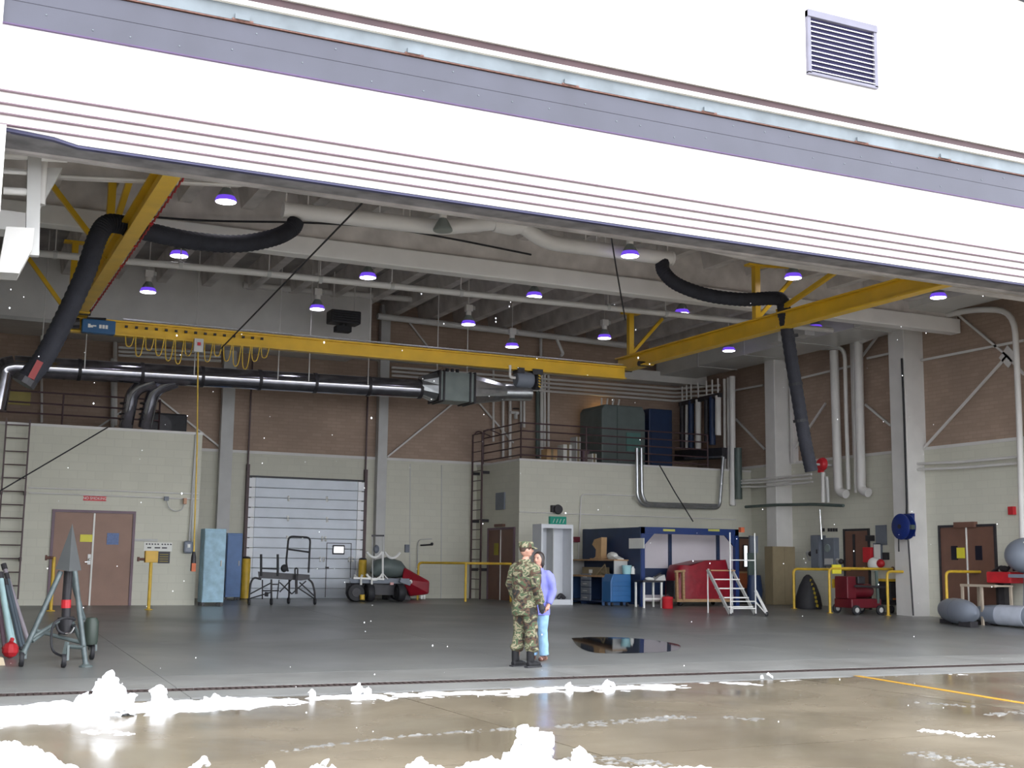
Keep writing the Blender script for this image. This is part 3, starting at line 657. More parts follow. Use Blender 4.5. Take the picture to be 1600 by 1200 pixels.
d5 = hdoor('door_5', 'single brown door in the right wall beside the fire alarm', 'X', XR, y0, y1, fl(28), 2.62, m_brownd, m_dark, False)
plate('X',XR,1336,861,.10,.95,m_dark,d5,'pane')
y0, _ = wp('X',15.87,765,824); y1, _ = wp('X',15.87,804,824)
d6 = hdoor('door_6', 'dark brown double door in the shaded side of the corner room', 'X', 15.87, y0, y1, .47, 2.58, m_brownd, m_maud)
plate('X',15.87,777,858,.3,.36,M('faded_yellow', (.32,.27,.02), .6),d6,'yellow_notice'); plate('X',15.87,783,821,.6,.08,m_brownd,d6,'closer_housing',0,.1)
a, b = PY(1154,838,33.15), PY(1172,838,33.15)
d7 = hdoor('door_7', 'dark door with a bright slit window beside the rolling steps', 'Y', 33.15, a.x, b.x, .47, 2.45, m_brownd, m_dark, False)
p = PY(1163.5,869,33.15); w7 = MB().box(p.x-.09, p.x+.09, 33.09, 33.13, p.z-.36, p.z+.36).build('window_frame', m_dark, d7); MB().box(p.x-.055, p.x+.055, 33.08, 33.092, p.z-.33, p.z+.33).build('pane', m_win, w7)
# --- right wall columns, braces, pipes
for y0, y1, x0 in ((25.37,25.97,23.6),(31.05,31.55,23.6)):
    MB().box(x0, XR+.1, y0, y1, fl(y0)-.05, 9.2).build('column', m_white, wr, bevel=.02)
for px, w in ((1337,.14),(1240,.14)):
    y, _ = wp('X',XR,px,600); MB().box(XR-.12, XR+.1, y-w/2, y+w/2, 4.75, 9.2).build('girt_post', m_white, wr)
for a, b in (((1444,700),(1574,556)),((1574,556),(1478,476)),((1440,563),(1600,532)),((1355,560),(1392,552)),((1247,592),(1330,572)),((1352,632),(1392,665)),((1345,560),(1390,500)),((1150,655),(1195,702)),((1243,700),(1290,630)),((1148,610),(1192,602)),((1574,556),(1600,585))):
    MB().bar(PX(*a,XR-.03), PX(*b,XR-.03), .06, .05, (1,0,0)).build('brace', m_white, wr)
p = PX(1575,557,XR-.04); MB().cbox(p, .03, .4, .4, 0, .8).build('gusset', m_white, wr)
def rpipe(label, pts, r, mat=m_white, X=23.85, rb=.25, name='wall_pipe', cat='pipe'):
    return pipe(name, label, [PX(x,y,X) if not isinstance(x, Vector) else x for x,y in pts], r, mat, rb, 10, cat)
rpipe('tall white arched pipe at the right edge in front of the brown wall', [(1335,538),(1395,512),(1520,483),(1585,485),(1592,640),(1598,850)], .075, rb=.6)
rpipe('white arched pipe looping between the two thick risers', [(1225,553),(1260,545),(1320,543),(1322,640),(1326,765)], .06, rb=.35)
rpipe('thick white riser pipe left of the looped thin pipe', [(1303,548),(1306,640),(1310,768),(1322,772)], .13, rb=.3)
rpipe('thick white riser pipe beside the right wall column', [(1341,528),(1343,640),(1346,766),(1357,770)], .13, rb=.3)
rpipe('thin white riser between the two thick white risers', [(1334,540),(1337,770)], .04)
rpipe('upper of two pale conduits along the right wall below the brick', [(1398,726),(1500,722),(1600,713)], .035, X=23.95)
rpipe('lower of two pale conduits along the right wall below the brick', [(1398,735),(1500,731),(1600,723)], .035, X=23.95)
rpipe('upper pale conduit crossing the far right wall column', [(1150,752),(1200,748),(1268,741)], .035, X=23.55)
rpipe('middle pale conduit crossing the far right wall column', [(1150,756),(1200,753),(1268,747)], .035, X=23.55)
rpipe('lower pale conduit crossing the far right wall column', [(1150,761),(1200,760),(1270,753)], .03, X=23.55)
rpipe('dark green pipe running along the right wall below the conduits', [(1165,792),(1210,789),(1270,788),(1318,790)], .045, m_greenp, X=23.5)
pipe('riser_pipe', 'short white pipe below the red alarm bell', [PX(1286,738,23.5), PX(1287,785,23.5)], .07, m_white)
pipe('riser_pipe', 'short grey pipe right of the red alarm bell', [PX(1292,745,23.5), PX(1294,785,23.5)], .05, m_grey)
pipe('conduit', 'thin steel conduit dropping to the grey electrical panels', [PX(1281,796,23.9), PX(1284,843,23.9)], .03, m_steel)
al = thing('alarm_bell', 'red alarm bell high on the right wall beside the hose end', 'alarm bell', PX(1285,725,23.5))
p = PX(1285,725,23.5); MB().lathe(p, [(0,-.12),(.15,-.1),(.19,-.02),(.19,.04),(0,.05)], 16, 'X').build('gong', m_red, al, smooth=True); MB().cbox(p+Vector((.02,.1,-.14)), .12, .14, .2).build('base', m_red, al); MB().cbox(p+Vector((.12,0,-.02)), .9, .06, .06).build('arm', m_grey, al)
# --- hose reel, boxes and notices on the right wall
rp = PX(1412,823,23.35)
re = thing('hose_reel', 'round blue hose reel mounted on the right wall column', 'hose reel', rp)
MB().lathe(rp, [(.0,-.14),(.30,-.14),(.34,-.11),(.34,-.08),(.2,-.06),(.2,.06),(.34,.08),(.34,.11),(.30,.14),(0,.14)], 24, 'X').build('reel', m_reel, re, smooth=True)
MB().cyl(rp+Vector((-.16,0,0)), rp+Vector((.3,0,0)), .06, 12).build('axle', m_dark, re); MB().cbox(rp+Vector((.2,0,.05)), .1, .3, .6).build('wall_bracket', m_reel, re)
MB().cbox(rp+Vector((-.05,-.36,-.02)), .12, .1, .12).build('roller_guide', m_greenp, re)
pipe('air_line', 'black air line running down the right wall column to the blue reel', [PX(1409,560,23.57), PX(1413,660,23.57), PX(1417,790,23.5), rp+Vector((.1,0,.2))], .028, m_black)
pipe('chain', 'dark hanging chain below the blue reel', [PX(1419,842,23.3), PX(1423,900,23.3), PX(1427,962,23.3)], .022, m_dark, cat='chain')
pipe('chain', 'short dark hose end below the left side of the blue reel', [rp+Vector((0,.2,-.25)), rp+Vector((0,.21,-.65))], .02, m_dark, cat='hose')
def wallthing(name, label, cat, pl, c, px, py, w, h, mat, d=.1, bev=.008, d0=0):
    u, z = wp(pl, c, px, py); m = wbox(MB(),pl,c,u-w/2,u+w/2,z-h/2,z+h/2,d0,d); return tag(m.build(name, mat, bevel=bev), label, cat)
e1 = thing('electrical_panel', 'tall dark grey electrical panel on the right wall', 'electrical panel', PX(1284,862,XR))
u, z = wp('X',XR,1284,862); wbox(MB(),'X',XR,u-.2,u+.2,z-.48,z+.48,0,.25).build('case', m_box, e1, bevel=.01); wbox(MB(),'X',XR,u-.17,u+.17,z-.44,z+.44,.25,.265).build('cover', m_box, e1); MB().cbox(pick('X',XR,u-.12,z,.28), .04, .04, .12).build('handle', m_dark, e1)
e2 = thing('electrical_panel', 'square grey electrical panel with a dial beside the tall one', 'electrical panel', PX(1302,862,XR))
u, z = wp('X',XR,1302,862); wbox(MB(),'X',XR,u-.27,u+.20,z-.42,z+.40,0,.2).build('case', m_box, e2, bevel=.01); MB().lathe(pick('X',XR,u,z+.1,.2), [(0,-.03),(.11,-.03),(.12,0)], 14, 'X').build('dial', M('pale_dial', (.22,.27,.27), .5), e2); wbox(MB(),'X',XR,u-.22,u+.15,z-.37,z-.2,.2,.21).build('cover', m_grey, e2)
wallthing('vent_grille', 'grey vent grille on the right wall above the fire cabinet', 'vent', 'X', XR, 1378, 836, .42, .55, m_box, .05)
nb = wallthing('notice_board', 'small white framed notice on the right wall', 'notice', 'X', XR, 1373, 862, .34, .48, m_box, .05)
u, z = wp('X',XR,1373,862); wbox(MB(),'X',XR,u-.13,u+.13,z-.20,z+.20,.05,.058).build('paper', m_paper, nb)
wallthing('switch_box', 'small black switch box right of the framed notice', 'switch', 'X', XR, 1386, 869, .2, .2, m_dark, .08)
wallthing('fire_call_box', 'red fire call box beside the single brown door', 'fire alarm', 'X', XR, 1360, 867, .32, .42, m_red, .14)
wallthing('alarm_sounder', 'tiny red alarm sounder high on the wall above the double door', 'alarm', 'X', XR, 1584, 798, .16, .2, m_red, .12)
wallthing('wall_light', 'dark oval wall light right of the single brown door', 'wall light', 'X', XR, 1362, 841, .26, .16, m_dark, .12)
fx = thing('fire_extinguisher', 'white and red fire extinguisher hung by the single brown door', 'fire extinguisher', PX(1366,882,XR-.15))
p = PX(1366,882,XR-.15); MB().ball(p, .16, .22, .2, 12, 8).build('cover', m_paper, fx, smooth=True); MB().ball(p+Vector((-.02,-.28,.03)), .1, .14, .12, 10, 7).build('red_cap', m_red, fx, smooth=True)
lt = thing('wall_lettering', 'short black wording painted on the right wall above the grey panels', 'lettering', PX(1298,828,XR))
for k, px in enumerate((1287,1295,1299,1303,1307)): 
    u, z = wp('X',XR,px,828); wbox(MB(),'X',XR,u-.05,u+.05,z-.05,z+.05,0,.006).build('letter', m_dark, lt)
# --- left room front: ladder, signs, shut-off, conduit
def ladder(name, label, pl, c, ua, ub, z0, z1, off=.18, first=.3, mat=m_rail, hoop=False):
    t = thing(name, label, 'ladder', pick(pl,c,(ua+ub)/2,z0,off))
    for u in (ua, ub):
        MB().bar(pick(pl,c,u,z0,off), pick(pl,c,u,z1,off), .035, .07).build('side_rail', mat, t)
        k = z0+.9
        while k < min(z1, 4.5): MB().bar(pick(pl,c,u,k,off), pick(pl,c,u,k,0), .05, .09).build('wall_bracket', m_dark, t); k += 1.5
    z = z0+first
    while z < z1-.05: MB().cyl(pick(pl,c,ua,z,off), pick(pl,c,ub,z,off), .013, 8).build('rung', mat, t); z += .305
    return t
a, b = PY(3,760,30.6), PY(40,760,30.6)
ladder('wall_ladder', 'brown steel ladder fixed to the cream room at the left edge', 'Y', 30.8, a.x, b.x, .62, 4.72)
ya, yb2 = PX(752,800,15.62).y, PX(737,800,15.62).y
lr = ladder('wall_ladder', 'brown steel ladder on the shaded side of the corner room', 'X', 15.87, ya, yb2, .47, 5.6, .25)
MB().tube([pick('X',15.87,ya,5.6,.25), pick('X',15.87,yb2,5.6,.25)], .02, 6).build('top_loop', m_rail, lr)
for u in (ya, yb2): MB().tube(bend([pick('X',15.87,u,5.55,.25), pick('X',15.87,u,5.75,.1), pick('X',15.87,u,5.6,-.35)], .15), .02, 6).build('grab_rail', m_rail, lr)
ns_ = thing('no_smoking_sign', 'red NO SMOKING sign above the brown double door', 'sign', PY(148,779,30.78))
u, z = wp('Y',30.8,148,779); wbox(MB(),'Y',30.8,u-.26,u+.26,z-.055,z+.055,0,.02).build('plate', m_red, ns_); text('NO SMOKING', .085, m_paper, (u,30.775,z), (PI/2,0,0), ns_, sx=1.0)
sh = thing('shutoff_sign', 'white notice with hazard stripes and small black wording beside the door', 'sign', PY(247,852,30.78))
u, z = wp('Y',30.8,247,852); wbox(MB(),'Y',30.8,u-.33,u+.33,z-.14,z+.07,0,.008).build('plate', m_paper, sh)
for k in range(9): MB().cbox((u-.27+k*.067+(.03 if k > 4 else 0),30.785,z+.025), .035, .008, .03, 0, 0, .5).build('hazard_dash', m_dark, sh)
for k, w in enumerate((.09,.13,.12)): MB().box(u-.25+k*.17, u-.25+k*.17+w, 30.782, 30.792, z-.075, z-.045).build('lettering', m_dark, sh)
sp_ = wallthing('sign_strip', 'narrow grey plate beside the brown double door', 'sign', 'Y', 30.8, 228, 844, .55, .06, m_grey, .02)
bp = thing('instruction_plate', 'dark square notice with yellow wording beside the shut-off box', 'sign', PY(256,871,30.78))
u, z = wp('Y',30.8,256,871); wbox(MB(),'Y',30.8,u-.14,u+.14,z-.14,z+.14,0,.015).build('plate', m_dark, bp)
for k in range(4): wbox(MB(),'Y',30.8,u-.10,u+.10,z-.10+k*.055,z-.085+k*.055,.015,.02).build('lettering', M('dull_yellow_print', (.35,.27,.03), .6), bp)
eb = thing('disconnect_switch', 'rounded grey switch box with a conduit on the cream room corner', 'switch box', PY(294,855,30.75))
p = PY(294,855,30.72); MB().cbox(p, .22, .16, .30).build('case', m_tankg, eb, bevel=.05); MB().cbox(p+Vector((0,-.09,.03)), .06, .02, .08).build('window', m_paper, eb)
MB().cyl(p+Vector((.02,.02,.1)), (p.x+.06,30.76,4.6), .02, 8).build('conduit', m_grey, eb)
for k, py in enumerate((764,772)):
    a, b = PY(45,py-2,30.77), PY(310,py+8,30.77); tag(MB().cyl(a, b, .018, 8).build('conduit', m_white), ('upper','lower')[k]+' thin conduit running along the front of the cream room', 'conduit')
wl = thing('cable_outlet', 'small outlet with a drooping cable near the cream room corner', 'outlet', PY(260,780,30.75))
a, b = PY(260,779,30.72), PY(289,783,30.72); MB().cbox(a, .1, .1, .1).build('box', m_box, wl); MB().cbox(b, .07, .1, .14).build('orange_plug', M('faded_orange', (.5,.28,.18), .6), wl)
MB().tube(spline([a, a.lerp(b,.15)+Vector((0,-.03,-.2)), a.lerp(b,.5)+Vector((0,-.03,-.27)), a.lerp(b,.85)+Vector((0,-.03,-.2)), b], 5), .012, 6).build('cable', m_grey, wl)
# --- corner room front: sign, horn, vent, galvanised pipes
gs = thing('safety_sign', 'green safety sign standing over the white locker', 'sign', PY(871,815,33.1))
p = PY(871,814,33.1); MB().box(p.x-.27, p.x+.27, 33.04, 33.15, p.z-.11, p.z+.13).build('plate', m_gsign, gs); MB().box(p.x-.27, p.x+.27, 33.05, 33.15, p.z-.28, p.z-.115).build('white_plate', m_paper, gs)
for k in range(4): MB().bar((p.x-.18+k*.11,33.035,p.z-.06), (p.x-.13+k*.11,33.035,p.z+.06), .02, .012).build('marking', m_paper, gs)
hn = thing('warning_horn', 'round dark warning horn above the green sign', 'horn', PY(871,796,33.1))
p = PY(871,796,33.05); MB().lathe(p, [(0,-.1),(.13,-.1),(.15,-.04),(.08,.08),(0,.1)], 16, 'Y').build('horn', m_dark, hn, smooth=True); MB().cbox(p+Vector((-.1,.05,.02)), .18, .16, .2).build('body', m_dark, hn)
wallthing('vent_grille', 'dark square vent on the shaded side of the corner room', 'vent', 'X', 15.87, 783, 783, .62, .52, m_box, .05)
for k, dx in enumerate((0, 7)):
    pipe('galvanised_pipe', ('left','right')[k]+' galvanised pipe bent in a U below the mezzanine edge', [PY(995+dx,700,32.9+.12*k), PY(996+dx,778-5*k,32.9+.12*k), PY(1006+dx*.5,790-3*k,32.9+.12*k), PY(1124-dx*.6,794-4*k,32.9+.12*k), PY(1130-dx*.5,714,32.9+.12*k)][: 5 if k == 0 else 4], .055, m_galv, .2)
pipe('conduit', 'thin conduit framing the corner room front above the workbench', [PY(903,880,33.1), PY(908,772,33.1), PY(1000,775,33.1)], .02, m_white)
pipe('conduit', 'thin conduit running the length of the corner room front', [PY(812,800,33.12), PY(1150,812,33.12)], .018, m_white)
tag(MB().tube([PY(1030,726,32.9), PY(1055,770,32.6), PY(1083,815,32.4)], .018, 6).build('cable', m_black), 'dark cable hanging down from the mezzanine onto the blue booth', 'cable')
# --- mezzanines
def guard(name, label, runs, zb, hts, gap=1.5):
    p0 = runs[0][0]; t = thing(name, label, 'railing', (p0[0],p0[1],zb))
    for a, b in runs:
        a, b = Vector((*a,0)), Vector((*b,0)); n = max(1, round((b-a).length/gap))
        for h in hts: MB().cyl(a+Vector((0,0,zb+h)), b+Vector((0,0,zb+h)), .022, 8).build('rail', m_rail, t)
        for k in range(n+1):
            q = a.lerp(b, k/n); MB().cyl(q+Vector((0,0,zb)), q+Vector((0,0,zb+hts[-1])), .024, 8).build('post', m_rail, t)
    return t
guard('guard_railing', 'brown pipe railing on top of the corner room', [((15.95,36.0),(15.95,33.25)),((15.95,33.25),(22.6,33.25))], 4.66, (.12,.36,.60,.84,1.08), 2.4)
guard('guard_railing', 'dark pipe railing on top of the cream room behind the spiral duct', [((.6,32.9),(5.35,32.9)),((5.35,32.9),(5.35,34.6))], 4.66, (.2,.46,.72,1.0), 2.0)
gt = thing('air_unit', 'tall grey-green air handling unit on the corner room roof', 'air handler', PY(970,715,34.6))
a, b = PY(938,700,34.6), PY(1006,700,34.6); zt = PY(970,634,34.6).z
MB().prism([(a.x,4.66),(b.x,4.66),(b.x,zt-.2),(b.x-.1,zt),(a.x+.1,zt),(a.x,zt-.15)], 'Y', 34.5, 36.0).build('cabinet', m_green, gt, bevel=.04)
MB().box(a.x+.55, a.x+.58, 34.48, 34.5, 4.7, zt-.05).build('seam', m_greenp, gt); MB().box(a.x+.9, b.x-.2, 34.47, 34.5, 5.2, 5.8).build('access_panel', M('teal_panel', (.10,.22,.20), .5), gt)
for k in range(4): MB().cyl((a.x+.15+k*.2,34.8,zt-.05), (a.x+.1+k*.22,34.7,zt+.22), .03, 8).build('pipe_stub', m_white, gt)
c = PY(1032,690,35.0); a2 = PY(1012,700,35.0)
ub = thing('dark_cabinet', 'dark cabinet in the shade right of the grey-green air unit', 'cabinet', (c.x,35.2,4.66))
MB().box(a2.x, a2.x+.9, 34.9, 35.8, 4.66, PY(1032,640,35).z).build('case', m_navy, ub, bevel=.03); MB().box(a2.x+.05, a2.x+.85, 34.88, 34.9, 4.8, 6.2).build('door', m_navy, ub)
for k, (px, w, h, mt, lab) in enumerate(((858,.36,.42,m_card,'brown carton on the corner room roof'),(883,.34,.62,m_paper,'white carton on the corner room roof, largest of the row'),(899,.16,.85,m_grey,'slim grey box standing on end on the corner room roof'),(911,.24,.45,m_maud,'dark maroon box on the corner room roof'),(924,.16,.35,m_paper,'small white box left of the grey-green air unit'))):
    p = PY(px,712,34.2+.3*(k % 2)); t = thing('storage_box', lab, 'box', (p.x,p.y,4.66)); MB().box(p.x-w/2,p.x+w/2,p.y-.2,p.y+.2,4.66,4.66+h).build('carton', mt, t, bevel=.01); MB().box(p.x-.04,p.x+.04,p.y-.202,p.y+.202,4.66,4.66+h+.002).build('tape', m_tan, t)
# pipe rack at the far right corner
pr = thing('pipe_rack', 'rack of dark and pale vertical tubes in the far right corner', 'pipe rack', PX(1100,700,23.2))
MB().bar(PX(1063,632,23.0), PX(1126,617,23.0), .14, .14).build('header', m_dark, pr)
for px, mt, r, yb_ in ((1066,m_dark,.09,700),(1073,m_white,.05,700),(1080,m_navy,.10,700),(1091,m_white,.10,702),(1104,m_dark,.08,690),(1113,m_navy,.11,695),(1122,m_white,.10,680)):
    a = PX(px, 630-(px-1063)*.2, 23.0); b = PX(px, yb_, 23.0); MB().cyl(a, b, r, 12).build('tube', mt, pr, smooth=True)
    MB().cyl(a, (a.x,a.y,7.6), .03, 6).build('hanger', m_white, pr)
MB().bar(PX(1058,712,23.0), PX(1132,708,23.0), .2, .35).build('tray', m_dark, pr); MB().bar(PX(1070,716,22.8), PX(1128,714,22.8), .06, .06).build('pipe', m_galv, pr)
for k, px in enumerate((1132,1138,1144)): pipe('riser_pipe', ('left','middle','right')[k]+' of three white risers beside the far corner rack', [PX(px,592-k*2,23.4), PX(px+1,790,23.4)], .05 if k < 2 else .10, m_white)
pipe('riser_pipe', 'dark grey riser right of the three white risers', [PX(1153,700,23.5), PX(1154,780,23.5)], .12, m_greenp)
# pipes on the back wall above the corner room
for k in range(4):
    y = 574+k*6.2; rr_ = YB-.15
    pipe('header_pipe', ('top','second','third','lowest')[k]+' of four parallel pale pipes along the back wall', [PY(612,y,rr_), PY(1056,y+34,rr_), PX(1125,602+k*7,XR-.2)], .04, m_white, .1)
for k in range(3):
    y = 541+k*6; pipe('header_pipe', ('top','middle','bottom')[k]+' of three parallel pipes behind the yellow festoon', [PY(185,y+2,35.2), PY(345,y+11,35.2)], .04, m_white, .1)
for px, y0, y1, r, mt, lab in ((771,575,690,.035,m_white,'thin white riser left of the corner room railing'),(786,600,716,.045,m_white,'white riser behind the corner room railing near the ladder'),(797,615,716,.05,m_white,'white riser with a valve behind the railing corner'),(814,606,668,.04,m_grey,'short grey riser behind the railing corner'),(819,606,668,.04,m_white,'short white riser behind the railing corner'),(840,605,716,.07,m_greenp,'dark green riser behind the crane hoist'),(846,560,716,.06,m_white,'left of three white risers below the crane hoist'),(851,560,698,.045,m_white,'middle of three white risers below the crane hoist'),(857,560,698,.045,m_white,'right of three white risers below the crane hoist'),(180,500,665,.06,m_white,'left of two pale risers behind the spiral duct'),(176,560,668,.06,m_grey,'grey riser behind the left mezzanine railing'),(65,520,660,.035,m_white,'thin pale riser near the left end of the spiral duct'),(845,470,560,.05,m_white,'white riser above the crane bridge near the hoist')):
    pipe('riser_pipe', lab, [PY(px,y0,YB-.12), PY(px,y1,YB-.12)], r, mt)
vv = thing('valve', 'small pipe valve on the back wall above the railing corner', 'valve', PY(806,645,YB-.15))
p = PY(806,645,YB-.2); MB().cyl(p+Vector((-.2,0,0)), p+Vector((.1,0,0)), .05, 10).build('body', m_white, vv); MB().cyl(p, p+Vector((0,0,-.2)), .06, 10).build('bonnet', m_grey, vv); MB().lathe(p+Vector((0,0,.12)), [(.1,0),(.12,.015),(.1,.03)], 12).build('hand_wheel', m_dark, vv)
# mezzanine left: dark blower and yellow notice
bl = thing('blower', 'black blower on the cream room roof behind the railing', 'blower', PY(258,668,33.6))
p = PY(258,655,33.6); MB().cbox((p.x,p.y,4.66+.35), 1.0, .9, .7).build('case', m_black, bl, bevel=.05); MB().cyl((p.x-.2,p.y-.5,5.0), (p.x-.2,p.y+.5,5.0), .3, 18).build('fan_scroll', m_dark, bl, smooth=True)
wallthing('yellow_notice', 'pale yellow notice on the back wall above the ladder', 'sign', 'Y', YB, 25, 622, .75, .36, M('pale_yellow', (.5,.42,.14), .6), .02)
tp = wallthing('thin_conduit', 'thin dark conduit on the cream room right of the ladder top', 'conduit', 'Y', 30.8, 303, 760, .03, 2.9, m_grey, .03)
# warm work light behind the air unit
wlp = PY(945,648,36.0); wlt = thing('work_light', 'small warm work light glowing behind the grey-green air unit', 'lamp', wlp)
MB().cbox(wlp+Vector((.2,.1,.1)), .18, .1, .14).build('housing', m_dark, wlt)
MB().cbox(wlp+Vector((.09,.1,.1)), .03, .08, .1).build('lens', Memit('warm_lens', (1,.62,.2), 60), wlt)
# ================================================================ THINGS ON THE FLOOR
def wheel(c, r, w, axis, parent, hub=m_grey, tyre=m_black, name='wheel'):
    o = MB().lathe(c, [(r*.55,-w/2),(r*.9,-w/2),(r,-w/3),(r,w/3),(r*.9,w/2),(r*.55,w/2)], 18, axis).build(name, tyre, parent, smooth=True)
    MB().lathe(c, [(0,-w*.55),(r*.5,-w*.55),(r*.57,-w*.4),(r*.57,w*.4),(r*.5,w*.55),(0,w*.55)], 14, axis).build('hub', hub, o if parent and parent.parent is None else parent)
    return o
# --- aircraft jack on the left
jp = PF(92,1036); JY = jp.y; zf = fl(JY)
jk = thing('aircraft_jack', 'grey-green tripod aircraft jack with a pointed cover in the left foreground', 'jack', (jp.x,JY,zf))
J = lambda px, py, d=0: PY(px, py, JY+d)
m_jtube = M('jack_tube', (.085,.11,.115), .4, var=.3, scale=8)
tip, cl, cr = J(113,818), J(87,888), J(127,893)
MB().add([tip, J(87,889,-.12), J(108,893,-.25), J(127,891,-.05), J(120,885,.25), J(95,884,.2)], [(0,1,2),(0,2,3),(0,3,4),(0,4,5),(0,5,1),(1,5,4,3,2)]).build('cover', M('jack_cover', (.085,.09,.092), .6, var=.1), jk)
MB().tube([J(107,892), J(104,935), J(103,965)], .06, 14).build('column', m_dark, jk, smooth=True)
MB().tube([J(103.5,937), J(103,950)], .066, 14).build('red_band', m_red, jk)
MB().tube([J(103,964), J(104,990)], .11, 14).build('pump_body', m_dark, jk, smooth=True)
for a, b, r in ((J(95,893,-.1),J(36,1022,-.35),.036),(J(117,893,-.15),J(134,1041,-.55),.036),(J(110,893,.15),J(143,1014,.5),.036)):
    MB().cyl(a, b, r, 12).build('leg', m_jtube, jk, smooth=True)
    MB().cyl(b+(a-b)*.03, b, r*1.25, 12).build('leg_sleeve', m_olive, jk, smooth=True)
b = J(134,1041,-.55); MB().lathe((b.x,b.y,fl(b.y)), [(.09,0),(.09,.015),(.04,.04)], 14).build('foot_pad', m_olive, jk)
for a, c in ((J(48,998,-.3),J(100,965)),(J(50,1002,-.3),J(84,978)),(J(108,1010,-.4),J(130,1012,-.5)),(J(112,970),J(131,1012,-.5)),(J(55,985,-.25),J(142,1008,.4))): MB().cyl(a, c, .028, 8).build('brace', m_olive, jk)
for px, py, d, r in ((33,1036,-.35,.10),(99,1040,-.55,.09),(143,1030,.35,.12)):
    c = J(px,py,d); c.z = fl(c.y)+r; w_ = wheel(c, r, .06, 'X', jk, m_steel); MB().bar(c+Vector((.05,0,0)), c+Vector((.05,.03,.2)), .03, .05).build('fork', m_olive, jk)
c = J(99,1030,-.55); MB().bar(c, J(105,1003,-.5), .04, .05).build('caster_arm', m_olive, jk)
MB().tube(spline([J(118,968,-.2),J(100,966,-.25),J(84,975,-.3),J(80,1000,-.3),J(84,1018,-.35),J(100,1026,-.5)],6), .016, 8).build('hose', m_black, jk)
MB().tube(spline([J(88,975,-.3),J(92,986,-.3),J(103,990,-.3),J(113,985,-.3),J(117,975,-.3)],6), .018, 8).build('hose', m_black, jk)
MB().tube(spline([J(102,990,-.32),J(110,989,-.34),J(116,980,-.34)],5), .012, 8).build('hose_fitting', m_steel, jk)
MB().lathe(J(141,1008,.2), [(.0,0),(.09,.01),(.10,.05),(.10,.32),(.07,.38),(0,.39)], 16).build('hydraulic_tank', M('olive_bottle', (.035,.05,.04), .5), jk, smooth=True)
for px in (132,140): MB().cyl(J(px,973,.2), J(px,969,.2), .02, 8).build('valve_knob', m_steel, jk)
# --- leaning bars at the left edge
m_pc = M('pale_teal_tube', (.36,.52,.54), .4); m_pm = M('mauve_grey_tube', (.26,.23,.26), .5); m_pd = M('dark_slate_tube', (.06,.08,.10), .45)
for k, (x0,y0,x1,y1,r,mt,lab) in enumerate(((1,905,18,1013,.045,m_pc,'pale teal bar leaning at the left edge, nearest the red ball'),(5,922,24,1012,.03,m_pc,'thinner teal bar leaning second from the left edge'),(10,915,33,1012,.032,m_pd,'dark slate bar leaning between the teal bars and the mauve bar'),(12,905,37,1009,.03,m_pd,'dark slate bar leaning just left of the mauve bar'),(8,890,44,1003,.035,m_pm,'mauve grey bar leaning farthest right at the left edge'),(-6,915,7,1012,.035,m_maud,'maroon bar leaning at the very left edge'))):
    b = PF(x1,y1+4); t = thing('tow_bar', lab, 'bar', b, 'bars leaning at the left edge'); a = PY(x0,y0,b.y+.45); b2 = b+Vector((0,0,r))
    MB().cyl(a, b2, r, 10).build('tube', mt, t, smooth=True); MB().cyl(a, a+(a-b2).normalized()*.10, r*1.25, 10).build('end_cap', m_dark, t); MB().ball(b2, r*1.3, r*1.3, r*1.0, 10, 6).build('foot', m_dark, t)
rb = PF(15,1028); t = thing('red_float', 'red faceted ball on the floor at the foot of the bars', 'ball', rb)
MB().ball(rb+Vector((0,-.05,.115)), .115, .115, .115, 10, 6).build('ball', m_red, t); MB().cyl(rb+Vector((0,-.05,.22)), rb+Vector((.02,-.02,.27)), .03, 8).build('neck', m_red, t)
cb_ = PF(0,1039); t = thing('wheel_chock', 'pale cream chock at the far left edge', 'chock', cb_); MB().prism([(cb_.x-.2,cb_.z),(cb_.x+.06,cb_.z),(cb_.x+.03,cb_.z+.1),(cb_.x-.17,cb_.z+.12)], 'Y', cb_.y-.1, cb_.y+.1).build('body', M('cream_block', (.6,.5,.35), .7), t); MB().cyl(cb_+Vector((-.05,-.11,.05)), cb_+Vector((-.05,.11,.05)), .02, 8).build('rope', m_tan, t)
# --- yellow posts by the left room
def ypost(px, py, top, label, box):
    b = PF(px,py); z = PY(px,top,b.y).z; t = thing('yellow_post', label, 'post', b)
    MB().cyl(b, (b.x,b.y,z), .038, 12).build('pipe', m_yel2, t, smooth=True); MB().lathe(b, [(.09,0),(.09,.015),(.045,.03)], 12).build('base_flange', m_yel2, t)
    if box:
        MB().box(b.x-.14,b.x+.14,b.y-.07,b.y+.12,z-.24,z+.02).build('shutoff_box', M('amber_box', (.62,.36,.02), .4), t, bevel=.01); MB().cyl((b.x-.14,b.y,z-.17),(b.x-.26,b.y,z-.17),.03,8).build('valve_stem', m_rust, t); MB().box(b.x-.3,b.x-.26,b.y-.05,b.y+.05,z-.22,z-.12).build('handle', m_rust, t)
    else: MB().cyl((b.x,b.y,z-.02),(b.x-.16,b.y,z-.02),.035,8).build('valve', m_rust, t); MB().lathe((b.x-.16,b.y,z-.02), [(.06,-.02),(.06,.02)], 10, 'X').build('hand_wheel', m_rust, t)
ypost(79,955,870,'yellow pipe post with a rusty valve left of the brown double door',False)
ypost(232,953,862,'yellow pipe post with an amber shut-off box right of the brown double door',True)
